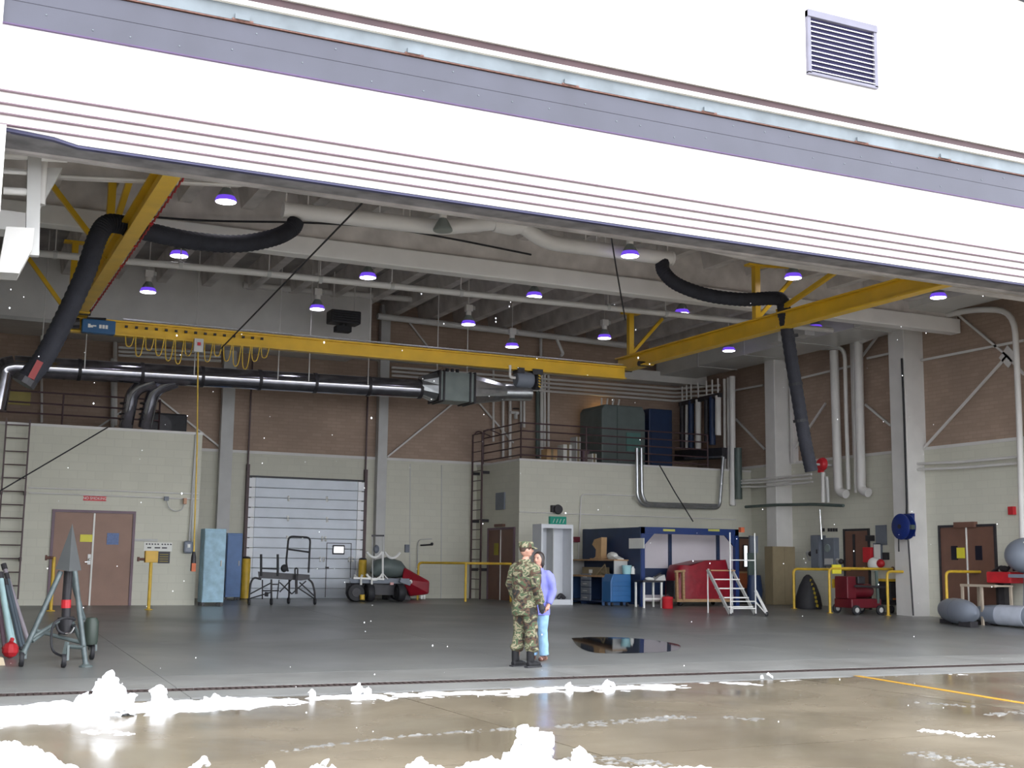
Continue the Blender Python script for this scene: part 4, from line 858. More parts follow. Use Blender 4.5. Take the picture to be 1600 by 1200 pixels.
# --- cabinets by the roll-up door
def cabinet(name, label, x0, x1, y0, y1, z0, z1, mat, doors=2):
    t = thing(name, label, 'cabinet', ((x0+x1)/2,(y0+y1)/2,z0))
    MB().box(x0,x1,y0,y1,z0+.08,z1).build('body', mat, t, bevel=.01)
    w = (x1-x0)/doors
    for k in range(doors):
        d = MB().box(x0+k*w+.012,x0+(k+1)*w-.008,y0-.02,y0,z0+.14,z1-.05).build('door', mat, t, bevel=.006)
        MB().cbox((x0+(k+.5)*w+(.3*w if k == 0 else -.3*w),y0-.035,z0+(z1-z0)*.55), .03,.03,.14).build('handle', m_grey, d)
    for x in (x0+.04,x1-.04):
        for y in (y0+.04,y1-.04): MB().box(x-.03,x+.03,y-.03,y+.03,z0,z0+.09).build('leg', m_dark, t)
    return t
Yc = 30.3; a, b = PY(313,940,Yc), PY(349,940,Yc)
cabinet('steel_cabinet', 'pale faded-blue steel cabinet beside the cream room corner', 6.14, b.x, Yc, Yc+.5, fl(Yc), PY(330,826,Yc).z, m_lblue, 1)
Yc = 34.6; a, b = PY(351,940,Yc), PY(375,940,Yc)
cabinet('steel_cabinet', 'dark blue steel cabinet standing behind the pale one', a.x, b.x, Yc, Yc+.5, .47, PY(362,833,Yc).z, m_dblue, 1)
for px, top, lab in ((384,870,'yellow bollard left of the roll-up door'),(566,872,'yellow bollard right of the roll-up door behind the trailer')):
    b = PY(px,900,YB-.75); z = PY(px,top,YB-.75).z; t = thing('bollard', lab, 'bollard', (b.x,b.y,.47)); MB().lathe((b.x,b.y,.47), [(.12,0),(.12,z-.47-.06),(.10,z-.47-.02),(.05,z-.47)], 16).build('pipe', m_yel2, t, smooth=True); MB().lathe((b.x,b.y,z-.05), [(.123,0),(.10,.045),(.05,.06)], 16).build('cap', m_dark, t); MB().lathe((b.x,b.y,.47), [(.16,0),(.16,.02)], 14).build('base_plate', m_dark, t)
# --- black maintenance stand in front of the roll-up door
Yk = PF(430,945).y; K = lambda px, py, d=0: PY(px, py, Yk+d)
ks = thing('engine_stand', 'black tubular engine stand with tall hoop in front of the roll-up door', 'stand', K(440,945))
MB().add([K(403,893,-.0),K(470,897,0),K(484,898,.0),K(484,905,0),K(470,907,0),K(404,903,0)]+[K(x,y,.7) for x,y in ((403,893),(470,897),(484,898),(484,905),(470,907),(404,903))],
         [(0,1,2,3,4,5),(6,11,10,9,8,7)]+[(i,(i+1)%6,6+(i+1)%6,6+i) for i in range(6)]).build('deck', m_dark, ks)
MB().tube(bend([K(450,893),K(447,880),K(451,838),K(485,840),K(482,895)],.12), .025, 8).build('hoop', m_black, ks, smooth=True)
MB().cyl(K(449,858),K(484,863),.022,8).build('hoop_bar', m_black, ks)
for px in (408,434): MB().cyl(K(px,900),K(px,866),.03,8).build('post', m_black, ks)
MB().cyl(K(408,888),K(434,889),.018,8).build('post_bar', m_black, ks)
for pts, d in (([(408,905),(396,902),(391,912),(389,938)],0),([(424,905),(424,930),(424,940)],-.1),([(482,905),(488,910),(492,925),(492,938)],0),([(452,905),(452,925),(451,938)],.6)):
    MB().tube(bend([K(x,y,d) for x,y in pts],.15), .025, 8).build('leg', m_dark, ks, smooth=True)
    c = K(*pts[-1],d); c.z = fl(c.y)+.085; wheel(c,.085,.05,'X',ks,m_dark)
for a, b in (((391,928),(425,910)),((391,935),(425,925)),((410,906),(410,936)),((436,906),(433,936)),((437,925),(456,905)),((437,910),(456,928)),((456,928),(478,908)),((468,910),(492,932)),((465,918),(492,936)),((425,913),(436,913)),((410,923),(436,923))): MB().cyl(K(*a,.2),K(*b,.2),.016,6).build('brace', m_black, ks)
MB().tube(bend([K(461,897,-.1),K(461,888,-.1),K(465,888,-.1),K(465,900,-.1)],.05),.02,8).build('ring', m_black, ks); MB().cyl(K(463,898,-.1),K(463,928,-.1),.035,8).build('jack_screw', m_dark, ks); MB().cyl(K(417,925,-.1),K(416,932,-.1),.05,8).build('tow_eye', m_black, ks)
MB().ball(K(444,888),.09,.08,.1,8,6).build('clamp', m_black, ks)
# --- trailer with cradles
Yt = PF(590,940).y; T = lambda px, py, d=0: PY(px, py, Yt+d)
tl = thing('munitions_trailer', 'dark four-wheel trailer with white curved cradles', 'trailer', T(590,940))
MB().add([T(545,903),T(640,904),T(640,912),T(548,911)]+[T(x,y,1.1) for x,y in ((545,903),(640,904),(640,912),(548,911))],[(0,1,2,3),(4,7,6,5),(0,4,5,1),(1,5,6,2),(2,6,7,3),(3,7,4,0)]).build('deck', m_box, tl)
MB().box(T(556,915).x,T(628,915).x,Yt+.2,Yt+.9,T(590,930).z,T(590,912).z).build('chassis', m_dark, tl)
for px, d in ((555,.0),(577,.0),(625,.0),(560,1.0),(622,1.0)):
    c = T(px,925,d); r = .25; c.z = fl(c.y)+r; wheel(c, r, .2, 'X' if px == 577 or px == 625 else 'Y', tl, m_dark)
def cradle(cx, cy, w, d=-.02):
    c = [T(cx-w+2*w*k/8, cy + 9*(1-((k-4)/4)**2), d) for k in range(9)]; MB().tube(c, .035, 8).build('cradle', m_steelw, tl, smooth=True)
cradle(585,862,12); cradle(613,863,12); cradle(585,897,12.5); cradle(560,898,6,.9)
MB().cyl(T(598,905),T(598,862),.03,8).build('upright', m_steelw, tl); MB().cyl(T(598,862),T(598,838),.018,8).build('upright', m_grey, tl); MB().cyl(T(582,905,.2),T(582,838,.2),.018,8).build('upright', m_grey, tl); MB().bar(T(581,837),T(600,837),.04,.05).build('top_bar', m_dark, tl)
MB().bar(T(598,896),T(606,905),.03,.03).build('strut', m_grey, tl)
MB().bar(T(552,903,-.05),T(600,905,-.05),.05,.05).build('rail', m_steelw, tl)
for px in (564,581): MB().cyl(T(px,903,-.08),T(px,914,-.08),.03,8).build('tie_down', m_paper, tl)
MB().cyl(T(566,929,-.15),T(566,937,-.15),.07,12).build('yellow_hub', m_yel2, tl); MB().cbox(T(612,912,-.05),.1,.05,.07).build('tail_lamp', M('pink_lamp', (.6,.3,.28), .4), tl); MB().ball(T(588,858,.1),.09,.09,.12,8,6).build('winch', m_box, tl)
MB().bar(T(625,906,-.1),T(641,912,-.1),.09,.12).build('tow_tongue', m_box, tl); MB().ball(T(642,909,-.1),.05,.05,.06,8,6).build('coupling', m_steelw, tl)
cn = thing('grey_pod', 'rounded grey pod under a red cover beyond the trailer', 'pod', T(620,930,1.6)); c = T(614,893,1.7)
MB().tube([T(582,897,1.7),T(590,888,1.7),T(604,886,1.7),T(622,890,1.7),T(634,896,1.7)],[.10,.26,.30,.26,.12],18).build('body', m_green, cn, smooth=True)
z0 = .47
MB().add([T(631,886,1.5),T(671,908,1.3),T(670,928,1.3),T(640,932,1.5),T(628,905,1.2)]+[T(x,y,d+.7) for x,y,d in ((631,886,1.5),(671,908,1.3),(670,928,1.3),(640,932,1.5),(628,905,1.2))],[(0,4,3,2,1),(5,6,7,8,9)]+[(i,(i+1)%5,5+(i+1)%5,5+i) for i in range(5)]).build('red_cover', m_tarp, cn, bevel=.05)
for px in (659,663): MB().cyl(T(px,930,1.25),T(px,936,1.25),.035,8).build('white_foot', m_paper, cn)
MB().box(T(605,905,1.7).x,T(640,905,1.7).x,Yt+1.6,Yt+2.1,.47,.9).build('stand', m_dark, cn)
# --- yellow handrail by the shaded door
b0 = PF(727,940); zt = PY(727,880,b0.y).z; xl = PY(685,900,b0.y).x; xr_ = 15.6
yr = thing('yellow_railing', 'long yellow handrail in front of the corner room ladder', 'railing', b0)
MB().tube(bend([(xl,b0.y+1.6,.47),(xl,b0.y+1.6,zt),(xl+.2,b0.y+1.4,zt),(b0.x,b0.y,zt),(xr_,b0.y-.1,zt)],.12),.035,10).build('top_rail', m_yel2, yr, smooth=True)
MB().cyl(b0,(b0.x,b0.y,zt),.035,10).build('post', m_yel2, yr); MB().cyl((xr_,b0.y-.1,.47),(xr_,b0.y-.1,zt),.035,10).build('post', m_yel2, yr)
wallthing('junction_box', 'small dark junction box on the back wall behind the trailer', 'junction box', 'Y', YB, 635, 857, .13, .24, m_box, .1)
t = thing('wall_bracket', 'thin swing-arm hose bracket on the back wall by the yellow handrail', 'bracket', PY(665,850,YB)); y=YB-.08
MB().tube(bend([PY(652,895,y),PY(653,843,y),PY(675,842,y)],.15),.015,6).build('arm', m_grey, t); MB().cyl(PY(657,852,y),PY(675,851,y),.025,8).build('spout', m_dark, t); MB().ball(PY(675,850,y),.05,.05,.05,8,6).build('nozzle', m_dark, t)
# --- white locker
wc = PF(868,945); a, b = PY(845,940,wc.y), PY(895,940,wc.y); zt = PY(868,822,wc.y).z; x0, x1, y0, y1, z0 = a.x, b.x, wc.y, wc.y+.55, wc.z
lk = thing('white_locker', 'tall open white locker beside the two people', 'locker', (wc.x,wc.y,z0))
m_lk = M('locker_white', (.66,.68,.72), .4, var=.04)
MB().box(x0,x0+.05,y0,y1,z0,zt).build('side_panel', m_lk, lk); MB().box(x1-.05,x1,y0,y1,z0,zt).build('side_panel', m_lk, lk); MB().box(x0+.05,x1-.05,y1-.03,y1,z0,zt).build('back_panel', m_lk, lk)
MB().box(x0,x1,y0,y1,zt,zt+.05).build('top', m_lk, lk); MB().box(x0+.05,x1-.05,y0+.02,y1-.03,z0,z0+.14).build('plinth', m_lk, lk); MB().box(x0+.05,x1-.05,y0,y0+.03,zt-.06,zt).build('head_rail', m_lk, lk)
MB().box(x0+.42,x0+.44,y0+.12,y1-.03,z0+.14,zt-.02).build('divider', m_grey, lk)
MB().tube(spline([(x1-.3,y0+.3,z0+.16),(x1-.22,y0+.3,z0+.25),(x1-.1,y0+.3,z0+.16)],4),.06,8).build('hook', m_dark, lk)
wallthing('fire_call_point', 'small dark red call point on the wall right of the locker', 'fire alarm', 'Y', 33.15, 900, 843, .2, .16, M('dark_red', (.2,.02,.04), .5), .08)
# --- blue test booth with workbench
bo = PF(1002,948); BX0, BY0 = bo.x, bo.y; BX1 = PY(1155,900,BY0).x; BZ0 = bo.z; BZT = PY(1003,823,BY0).z; BYB = 32.7
bt = thing('test_booth', 'open blue steel booth with white back boards', 'booth', (BX0,BY0,BZ0))
for x in (BX0, BX1-.12): MB().box(x,x+.12,BY0,BY0+.12,BZ0,BZT).build('post', m_blue, bt)
MB().box(BX0,BX0+.12,BYB-.12,BYB,BZ0,BZT).build('post', m_blue, bt); MB().box(PY(1147,860,BY0+1.25).x,PY(1147,860,BY0+1.25).x+.1,BY0+1.2,BY0+1.3,BZ0,BZT).build('post', m_blue, bt)
MB().box(BX0,BX1,BY0,BY0+.12,BZT-.18,BZT).build('top_beam', m_blue, bt)
MB().box(BX0-.02,BX0,BY0+.02,BYB,BZ0+.05,BZT-.01).build('side_panel', m_navy, bt)
for s, x in ((1,BX0+.12),(-1,BX1-.12)): MB().prism([(x,BZT-.18),(x+.32*s,BZT-.18),(x,BZT-.5)], 'Y', BY0+.03, BY0+.09).build('gusset', m_blue, bt)
YW = BY0+1.25; zlo = PY(1040,888,YW).z; xm = (PY(1046,860,YW).x, PY(1121,860,YW).x)
bx = [BX0+.12, xm[0], xm[1], PY(1147,860,YW).x]
for k in range(3): MB().box(bx[k]+.05,bx[k+1]-.05,YW,YW+.04,zlo,BZT-.12).build('white_board', m_board, bt)
for x in bx[1:3]: MB().box(x-.05,x+.05,YW-.05,YW+.05,zlo-.2,BZT).build('mullion', m_navy, bt)
MB().box(BX0+.1,bx[3],YW,YW+.1,zlo-.75,zlo).build('dark_panel', m_navy, bt); MB().box(BX0+.1,bx[3],YW+.02,YW+.06,BZ0+.1,zlo-.75).build('lower_board', m_board, bt)
MB().prism([(PY(1046,905,YW-.1).x,PY(1046,892,YW-.1).z),(PY(1062,905,YW-.1).x,PY(1062,892,YW-.1).z),(PY(1062,905,YW-.1).x,PY(1062,940,YW-.1).z)],'Y',YW-.12,YW-.04).build('navy_gusset', m_navy, bt)
for px in (1045,1115): p = PY(px,828.5,BY0); MB().cbox((p.x,BY0-.01,p.z),.38,.02,.06).build('yellow_label', M('yellow_label', (.5,.5,.12), .5), bt)
p = PY(1157,828,BY0); MB().cbox((p.x,BY0-.05,p.z),.12,.12,.14).build('orange_beacon', M('orange_beacon', (.75,.18,.08), .4), bt)
p = PX(993,849,BX0-.03); MB().box(BX0-.035,BX0-.02,p.y-.45,p.y+.35,p.z-.14,p.z+.14).build('notice', m_paper, bt)
# workbench along the booth's left side
Yb0, Yb1 = PX(985,900,BX0-.5).y, PX(915,900,BX0-.5).y
wbn = thing('workbench', 'dark blue workbench with wooden shelves along the booth side', 'workbench', (BX0-.5,Yb0,BZ0))
xw0 = BX0-.85; yb0, yb1 = BY0+.62, BYB-.1
zb_ = PX(950,899,BX0-.5).z; zs_ = PX(950,874,BX0-.3).z
MB().box(xw0,BX0-.03,yb0,yb1,zb_-.05,zb_).build('bench_top', m_wood, wbn); MB().box(xw0+.35,BX0-.03,yb0,yb1,zs_-.04,zs_).build('shelf', m_wood, wbn)
for y in (yb0+.03, yb1-.06): MB().box(xw0+.02,BX0-.05,y,y+.05,BZ0,zb_-.05).build('end_panel', m_dblue, wbn); MB().box(xw0+.38,BX0-.05,y,y+.04,zb_,zs_-.04).build('shelf_upright', m_grey, wbn)
MB().box(xw0+.05,BX0-.05,yb0+1.3,yb0+1.34,BZ0,zb_-.05).build('end_panel', m_navy, wbn)
for k in range(4): dr_ = MB().box(xw0+.01,xw0+.06,yb0+.75,yb0+1.28,BZ0+.12+k*.19,BZ0+.29+k*.19).build('drawer', m_box, wbn); MB().cbox((xw0-.01,yb0+1.0,BZ0+.2+k*.19),.03,.2,.02).build('handle', m_grey, dr_)
MB().box(xw0+.05,BX0-.05,yb0+.1,yb1-.1,BZ0+.1,BZ0+.14).build('lower_shelf', m_navy, wbn)
p = PF(966,944); p.y = BY0+.12; p.z = fl(p.y); tcb = thing('tool_chest', 'bright blue rolling tool chest in front of the workbench', 'tool chest', p)
a, b = PY(954,930,p.y), PY(986,930,p.y); b.x = min(b.x, BX0-.05); zt = PY(966,897,p.y).z
MB().prism([(a.x,p.z+.12),(b.x,p.z+.12),(b.x,zt),(a.x+.08,zt),(a.x,zt-.2)],'Y',p.y,p.y+.45).build('body', m_mblue, tcb, bevel=.02)
for k in range(4): MB().box(a.x+.04,b.x-.04,p.y-.012,p.y,p.z+.16+k*.13,p.z+.275+k*.13).build('drawer', m_mblue, tcb, bevel=.006)
for x in (a.x+.08,b.x-.08):
    for y in (p.y+.07,p.y+.38): MB().cyl((x-.02,y,p.z+.055),(x+.02,y,p.z+.055),.055,12).build('caster', m_dark, tcb)
p2 = PY(979,890,p.y+.25); t = thing('plastic_bucket', 'pale cyan bucket on the bright blue tool chest', 'bucket', (p2.x,p.y+.25,zt)); MB().lathe((p2.x,p.y+.25,zt), [(.11,0),(.14,.24),(.13,.24),(.10,.02),(0,.015)], 16).build('bucket', m_cyan, t, smooth=True); MB().tube([(p2.x-.14,p.y+.25,zt+.22),(p2.x,p.y+.1,zt+.2),(p2.x+.14,p.y+.25,zt+.22)],.008,6).build('handle', m_grey, t)
p3 = PY(985,893,p.y+.25); t = thing('white_jug', 'small white jug beside the cyan bucket', 'jug', (p3.x+.03,p.y+.2,zt)); MB().lathe((p3.x+.05,p.y+.2,zt), [(.06,0),(.06,.14),(.03,.18),(.03,.21)], 12).build('jug', m_paper, t, smooth=True); MB().lathe((p3.x+.05,p.y+.2,zt+.21), [(.033,0),(.033,.025)], 10).build('cap', m_dark, t)
q = PX(938,873,BX0-.25); t = thing('wooden_fixture', 'tan wooden fixture standing on the upper workbench shelf', 'fixture', (BX0-.25,q.y,zs_)); MB().prism([(q.y-.25,zs_),(q.y+.3,zs_),(q.y+.12,zs_+.08),(q.y+.1,zs_+.28),(q.y+.32,zs_+.42),(q.y+.2,zs_+.56),(q.y-.22,zs_+.62),(q.y-.2,zs_+.1)],'X',BX0-.34,BX0-.16).build('frame', m_card, t); MB().box(BX0-.4,BX0-.1,q.y-.3,q.y+.35,zs_,zs_+.03).build('base', m_wood, t)
q = PX(957,873,BX0-.25); t = thing('paper_bundle', 'crumpled white paper bundle on the upper workbench shelf', 'paper', (BX0-.25,q.y,zs_)); MB().ball((BX0-.25,q.y,zs_+.09),.12,.26,.12,9,6).build('paper', m_paper, t); MB().cbox((BX0-.27,q.y-.32,zs_+.05),.2,.35,.03,0,.25).build('sheet', m_paper, t)
q = PX(945,895,BX0-.4); t = thing('wire_tray', 'yellowish wire tray on the workbench top', 'tray', (BX0-.4,q.y,zb_))
for s in (-.3,.3): MB().bar((BX0-.5,q.y+s,zb_),(BX0-.4,q.y,zb_+.3),.03,.03).build('leg', m_tan, t)
MB().bar((BX0-.45,q.y-.35,zb_+.04),(BX0-.4,q.y+.3,zb_+.1),.05,.04).build('bar', m_tan, t)
q = PX(925,890,BX0-.3); t = thing('long_carton', 'long grey carton at the back of the workbench', 'box', (BX0-.3,q.y,zb_)); MB().box(BX0-.4,BX0-.12,q.y-.7,q.y+.4,zb_,zb_+.22).build('carton', m_tan, t, bevel=.01); MB().box(BX0-.402,BX0-.398,q.y-.2,q.y,zb_+.05,zb_+.15).build('label', m_paper, t)
# stand, red can, covered machine
p = PF(1036,950); a = PY(1006,940,p.y); zt = PY(1020,907,p.y).z
t = thing('side_table', 'small white-legged table with a dark top at the booth entrance', 'table', ((a.x+p.x)/2,p.y,p.z))
MB().box(a.x-.02,p.x+.02,p.y,p.y+.5,zt-.05,zt).build('table_top', m_dark, t)
for x in (a.x+.02,p.x-.03):
    for y in (p.y+.03,p.y+.45): MB().box(x-.025,x+.025,y-.02,y+.02,fl(y),zt-.05).build('leg', m_paper, t)
MB().box(a.x,p.x,p.y+.02,p.y+.06,p.z+.22,p.z+.26).build('stretcher', m_paper, t)
c = PY(1014,905,p.y+.2); t = thing('white_rag', 'crumpled white rag on the small table', 'rag', (c.x,p.y+.2,zt)); MB().ball((c.x,p.y+.2,zt+.04),.13,.1,.05,9,5).build('rag', m_paper, t); MB().ball((c.x+.1,p.y+.22,zt+.03),.07,.08,.04,8,5).build('fold', m_paper, t)
c = PY(1028,900,p.y+.25); t = thing('tool_tray', 'grey tool tray on the small table', 'tray', (c.x,p.y+.25,zt)); MB().prism([(c.x-.18,zt),(c.x+.16,zt),(c.x+.12,zt+.16),(c.x-.05,zt+.1)],'Y',p.y+.1,p.y+.4).build('tray', m_grey, t); MB().cyl((c.x-.1,p.y+.25,zt+.1),(c.x+.1,p.y+.25,zt+.2),.02,8).build('handle', m_dark, t)
p = PF(1043,951); t = thing('red_can', 'red oily-waste can on the floor in front of the booth', 'can', p)
MB().lathe(p, [(.13,0),(.145,.02),(.145,.26),(.15,.27),(.145,.28)], 18).build('can', m_red, t, smooth=True); MB().lathe(p+Vector((0,0,.28)), [(.15,0),(.14,.03),(.03,.06)], 18).build('lid', m_red, t, smooth=True); MB().tube([p+Vector((-.08,0,.32)),p+Vector((0,0,.38)),p+Vector((.08,0,.32))],.012,6).build('handle', m_dark, t)
p = PF(1100,947); a, b = PY(1060,930,p.y), PY(1146,930,p.y); zd = PY(1100,936,p.y).z; zt = PY(1100,876,p.y).z
t = thing('covered_machine', 'machine under a red tarpaulin on a wooden dolly', 'machine', p)
MB().box(a.x-.05,b.x,p.y,p.y+.9,zd-.08,zd).build('dolly_deck', m_wood, t)
for x in (a.x+.1,b.x-.15):
    for y in (p.y+.1,p.y+.8): MB().cyl((x-.03,y,fl(y)+.07),(x+.03,y,fl(y)+.07),.07,12).build('caster', m_black, t)
nx, nz_ = 16, 10; rs = []
for j in range(nz_):
    v = j/(nz_-1); ring = []; h = zd + (zt-zd)*v
    for k in range(28):
        an = k*2*PI/28; c_, s_ = math.cos(an), math.sin(an); e = .35; sx = math.copysign(abs(c_)**e,c_); sy = math.copysign(abs(s_)**e,s_)
        w = (b.x-a.x)/2*(1.0-.14*v**3)*(1+.03*math.sin(an*9+v*2)*(1-v)); cxm = (a.x+b.x)/2+.03
        x = cxm + sx*w; y = p.y+.45+sy*.42*(1-.1*v**3)*(1+.04*math.sin(an*7)*(1-v)); z = h + .05*noise.noise(Vector((x*2,y*2,v*3)))
        if x < cxm-.45 and v > .7: z -= (v-.7)*.5
        ring.append((x,y,z+.03*math.sin(an*5)*(1 if j == 0 else 0)))
    rs.append(ring)
MB().rings(rs).build('tarpaulin', m_tarp, t, smooth=True)
for px in (1057,1067): MB().bar(PY(px,892,p.y),PY(px+1,938,p.y),.06,.08).build('dolly_upright', m_wood, t)
MB().bar(PY(1054,893,p.y),PY(1070,892,p.y),.06,.06).build('dolly_crossbar', m_wood, t); MB().box(a.x-.02,a.x+.25,p.y+.2,p.y+.6,zd,zd+.5).build('motor_box', m_dark, t)
# --- rolling steps
p = PF(1142,962); p2 = PF(1183,965); a, b = PY(1142,960,p.y), PY(1181,960,p.y); z0 = p.z; zt = PY(1142,832,p.y).z; zs = PY(1160,891,p.y).z
st = thing('rolling_steps', 'white rolling step ladder in front of the slit-window door', 'step ladder', ((a.x+b.x)/2,p.y,z0))
for x in (a.x,b.x):
    MB().cyl((x,p.y,z0),(x,p.y,zt),.018,8).build('hand_post', m_steelw, st)
    MB().bar((x,p.y+.05,z0+.05),(x,p.y+1.0,zs),.04,.08).build('stringer', m_grey, st); MB().cyl((x,p.y+1.0,fl(p.y+1)),(x,p.y+1.0,zs),.018,8).build('rear_leg', m_steelw, st)
for k in range(5):
    f = (k+1)/5; MB().box(a.x,b.x,p.y+.95*f-.1,p.y+.95*f+.12,z0+(zs-z0)*f-.03,z0+(zs-z0)*f).build('tread', m_steelw if k < 4 else m_wood, st)
MB().cyl((a.x,p.y,zs+.25),(b.x,p.y,zs+.25),.014,8).build('cross_rail', m_steelw, st)
for f in (.25,.5): MB().cyl((a.x,p.y,z0+f*.7),(b.x,p.y,z0+f*.7),.014,8).build('cross_rail', m_steelw, st)
bq = PF(1198,963); MB().bar((b.x,p.y,z0+.62),(bq.x,bq.y,bq.z+.1),.05,.05).build('outrigger', m_steelw, st); MB().bar((b.x,p.y+.02,z0+.35),(bq.x,bq.y,bq.z+.06),.03,.03).build('outrigger', m_steelw, st); wheel(Vector((bq.x,bq.y,bq.z+.06)),.06,.04,'X',st,m_steel); 
for x in (a.x,b.x): MB().lathe((x,p.y,z0), [(.035,0),(.03,.05)], 10).build('foot', m_dark, st)
# things beyond the steps
p = PF(1164,943); t = thing('parts_crate', 'orange and dark stacked crate behind the rolling steps', 'crate', p); MB().box(p.x-.45,p.x+.1,p.y,p.y+.5,p.z,p.z+.45).build('crate', m_dark, t); MB().box(p.x-.45,p.x+.1,p.y,p.y+.5,p.z+.45,p.z+.95).build('orange_bin', M('dull_orange', (.42,.11,.04), .6), t, bevel=.02); MB().box(p.x-.5,p.x+.2,p.y-.02,p.y+.52,p.z+.90,p.z+.95).build('tray', m_wood, t)
p = PF(1186,945); t = thing('hanging_bag', 'dark blue bag and grey panel leaning by the far wall column', 'bag', p); MB().tube([p+Vector((0,.2,.02)),p+Vector((0,.2,.4)),p+Vector((0,.2,.85))],[.22,.26,.2],12,flat=.7).build('bag', m_navy, t, smooth=True); MB().box(p.x-.08,p.x+.22,p.y+.38,p.y+.44,p.z,p.z+1.5).build('panel', m_greenp, t); MB().box(p.x-.06,p.x+.22,p.y+.3,p.y+.38,p.z+1.5,p.z+2.0).build('box', m_box, t)
p = PF(1225,945); a, b = PY(1208,900,p.y), PY(1243,900,p.y); t = thing('tan_cabinet', 'tall tan plywood cabinet against the right wall', 'cabinet', p); zt = PY(1225,854,p.y).z
MB().box(a.x,b.x,p.y,p.y+.4,p.z,zt).build('body', m_tan, t, bevel=.01); MB().box(a.x+.02,(a.x+b.x)/2-.003,p.y-.02,p.y,p.z+.04,zt-.03).build('door', m_tan, t); MB().box((a.x+b.x)/2+.003,b.x-.02,p.y-.02,p.y,p.z+.04,zt-.03).build('door', m_tan, t)
# --- yellow guard rails at the right wall
def yrail(px, py, top, label, X1=XR-.02, second=False):
    b = PF(px,py); z = PY(px,top,b.y).z; t = thing('yellow_railing', label, 'railing', b)
    MB().tube(bend([b,(b.x,b.y,z),(X1,b.y,z)],.14),.036,10).build('rail', m_yel2, t, smooth=True); MB().lathe(b, [(.08,0),(.08,.012)], 12).build('base_flange', m_yel2, t)
    MB().lathe((X1-.02,b.y,z), [(.07,0),(.07,.02)], 12, 'X').build('wall_flange', m_rust, t); return t, b, z
yrail(1241,951,889,'yellow guard rail between the tan cabinet and the grey panels')
t, b, z = yrail(1297,958,888,'yellow guard rail with two yellow tags right of the black hose cover')
for dz_ in (.0,-.38): MB().box(b.x+.1,b.x+.4,b.y-.02,b.y+.02,z-.14+dz_,z+.10+dz_).build('yellow_tag', m_ysign if dz_ == 0 else m_yel2, t)
yrail(1388,962,893,'yellow guard rail in front of the right wall column')
yrail(1481,972,893,'thick yellow guard rail in front of the brown double door')
p = PF(1274,952); t = thing('hose_cover', 'black pointed hose cover with a yellow stripe by the right wall', 'cover', p)
prof = [(.36,0),(.38,.1),(.34,.35),(.24,.65),(.12,.88),(.04,.95)]
MB().lathe(p+Vector((0,.3,0)), prof, 18).build('cover', m_black, t, smooth=True)
for k in range(7): 
    f = k/7; r = .37*(1-f)**.6+.03; MB().cbox(p+Vector((-.02,.3-r-.005,.1+.8*f)),.07,.03,.08,.0,-.3,.4).build('stripe', M('stripe_yellow', (.4,.3,.03), .6) if k == 0 else bpy.data.materials['stripe_yellow'], t)
for px, py, lab in ((1266,868,'black valve fitting on the right wall above the hose cover'),(1313,880,'round black fitting beside the single brown door')):
    c = PX(px,py,XR-.1); t = thing('valve_fitting', lab, 'valve', c); MB().tube(spline([c+Vector((.1,.15,-.15)),c+Vector((-.05,.1,.1)),c+Vector((-.05,-.15,.05))],5),.035,8).build('pipe', m_grey, t); MB().ball(c+Vector((-.06,-.1,.05)),.08,.08,.08,8,6).build('valve', m_dark, t)
# red compressor cart
p = PF(1352,961); t = thing('compressor_cart', 'dark red wheeled compressor cart by the single brown door', 'cart', p); m_dred = M('dark_red_paint', (.12,.008,.016), .4, var=.2)
x0, x1 = PY(1331,950,p.y).x, PY(1378,950,p.y).x
MB().box(x0,x1,p.y,p.y+.7,p.z+.18,p.z+.42).build('chassis', m_dred, t, bevel=.03); MB().lathe((x0+.08,p.y+.35,p.z+.62), [(.0,0),(.16,.02),(.19,.08),(.19,x1-x0-.24),(.16,x1-x0-.17),(0,x1-x0-.16)], 16, 'X').build('tank', m_dred, t, smooth=True)
MB().box(x0-.05,x0+.25,p.y+.1,p.y+.6,p.z+.42,p.z+1.0).build('red_locker', m_dred, t, bevel=.02); MB().box(x0+.4,x0+.65,p.y+.2,p.y+.5,p.z+.8,p.z+1.0).build('engine', m_dark, t, bevel=.03)
for x in (x0+.12,x1-.08):
    for y in (p.y-.03,p.y+.73): c = Vector((x,y,fl(y)+.13)); wheel(c,.13,.08,'Y',t,m_grey)
MB().bar((x1-.12,p.y,p.z+.3),(x1-.16,p.y,p.z+1.15),.07,.05).build('handle', m_greenp, t); MB().cyl((x0+.1,p.y-.02,p.z+.75),(x1+.1,p.y-.02,p.z+.72),.03,8).build('bar', m_dark, t)
# yellow-black floor machine
p = PF(1408,958); t = thing('floor_machine', 'black and yellow floor machine under the hanging chain', 'machine', p); x0, x1 = PY(1391,950,p.y).x, PY(1424,950,p.y).x
MB().box(x0,x1-.2,p.y,p.y+.5,p.z+.3,p.z+.85).build('case', m_dark, t, bevel=.05); MB().box(x1-.22,x1,p.y+.02,p.y+.45,p.z+.35,p.z+.8).build('side_panel', m_yel2, t); MB().box(x0-.02,x1,p.y,p.y+.5,p.z+.85,p.z+.92).build('top_tray', m_yel2, t); MB().box(x0,x1,p.y-.02,p.y+.55,p.z+.22,p.z+.3).build('base', m_dark, t)
MB().box(x0+.1,x1-.3,p.y-.01,p.y,p.z+.36,p.z+.4).build('orange_line', M('orange_line', (.5,.16,.03), .5), t)
for x in (x0+.08,x1-.08):
    for y in (p.y+.06,p.y+.46): MB().cyl((x-.03,y,fl(y)+.1),(x+.03,y,fl(y)+.1),.1,12).build('wheel', m_black, t)
for x in (x0,x1): MB().cyl((x,p.y+.5,p.z+.2),(x,p.y+.5,p.z+1.0),.02,8).build('frame_post', m_dark, t)
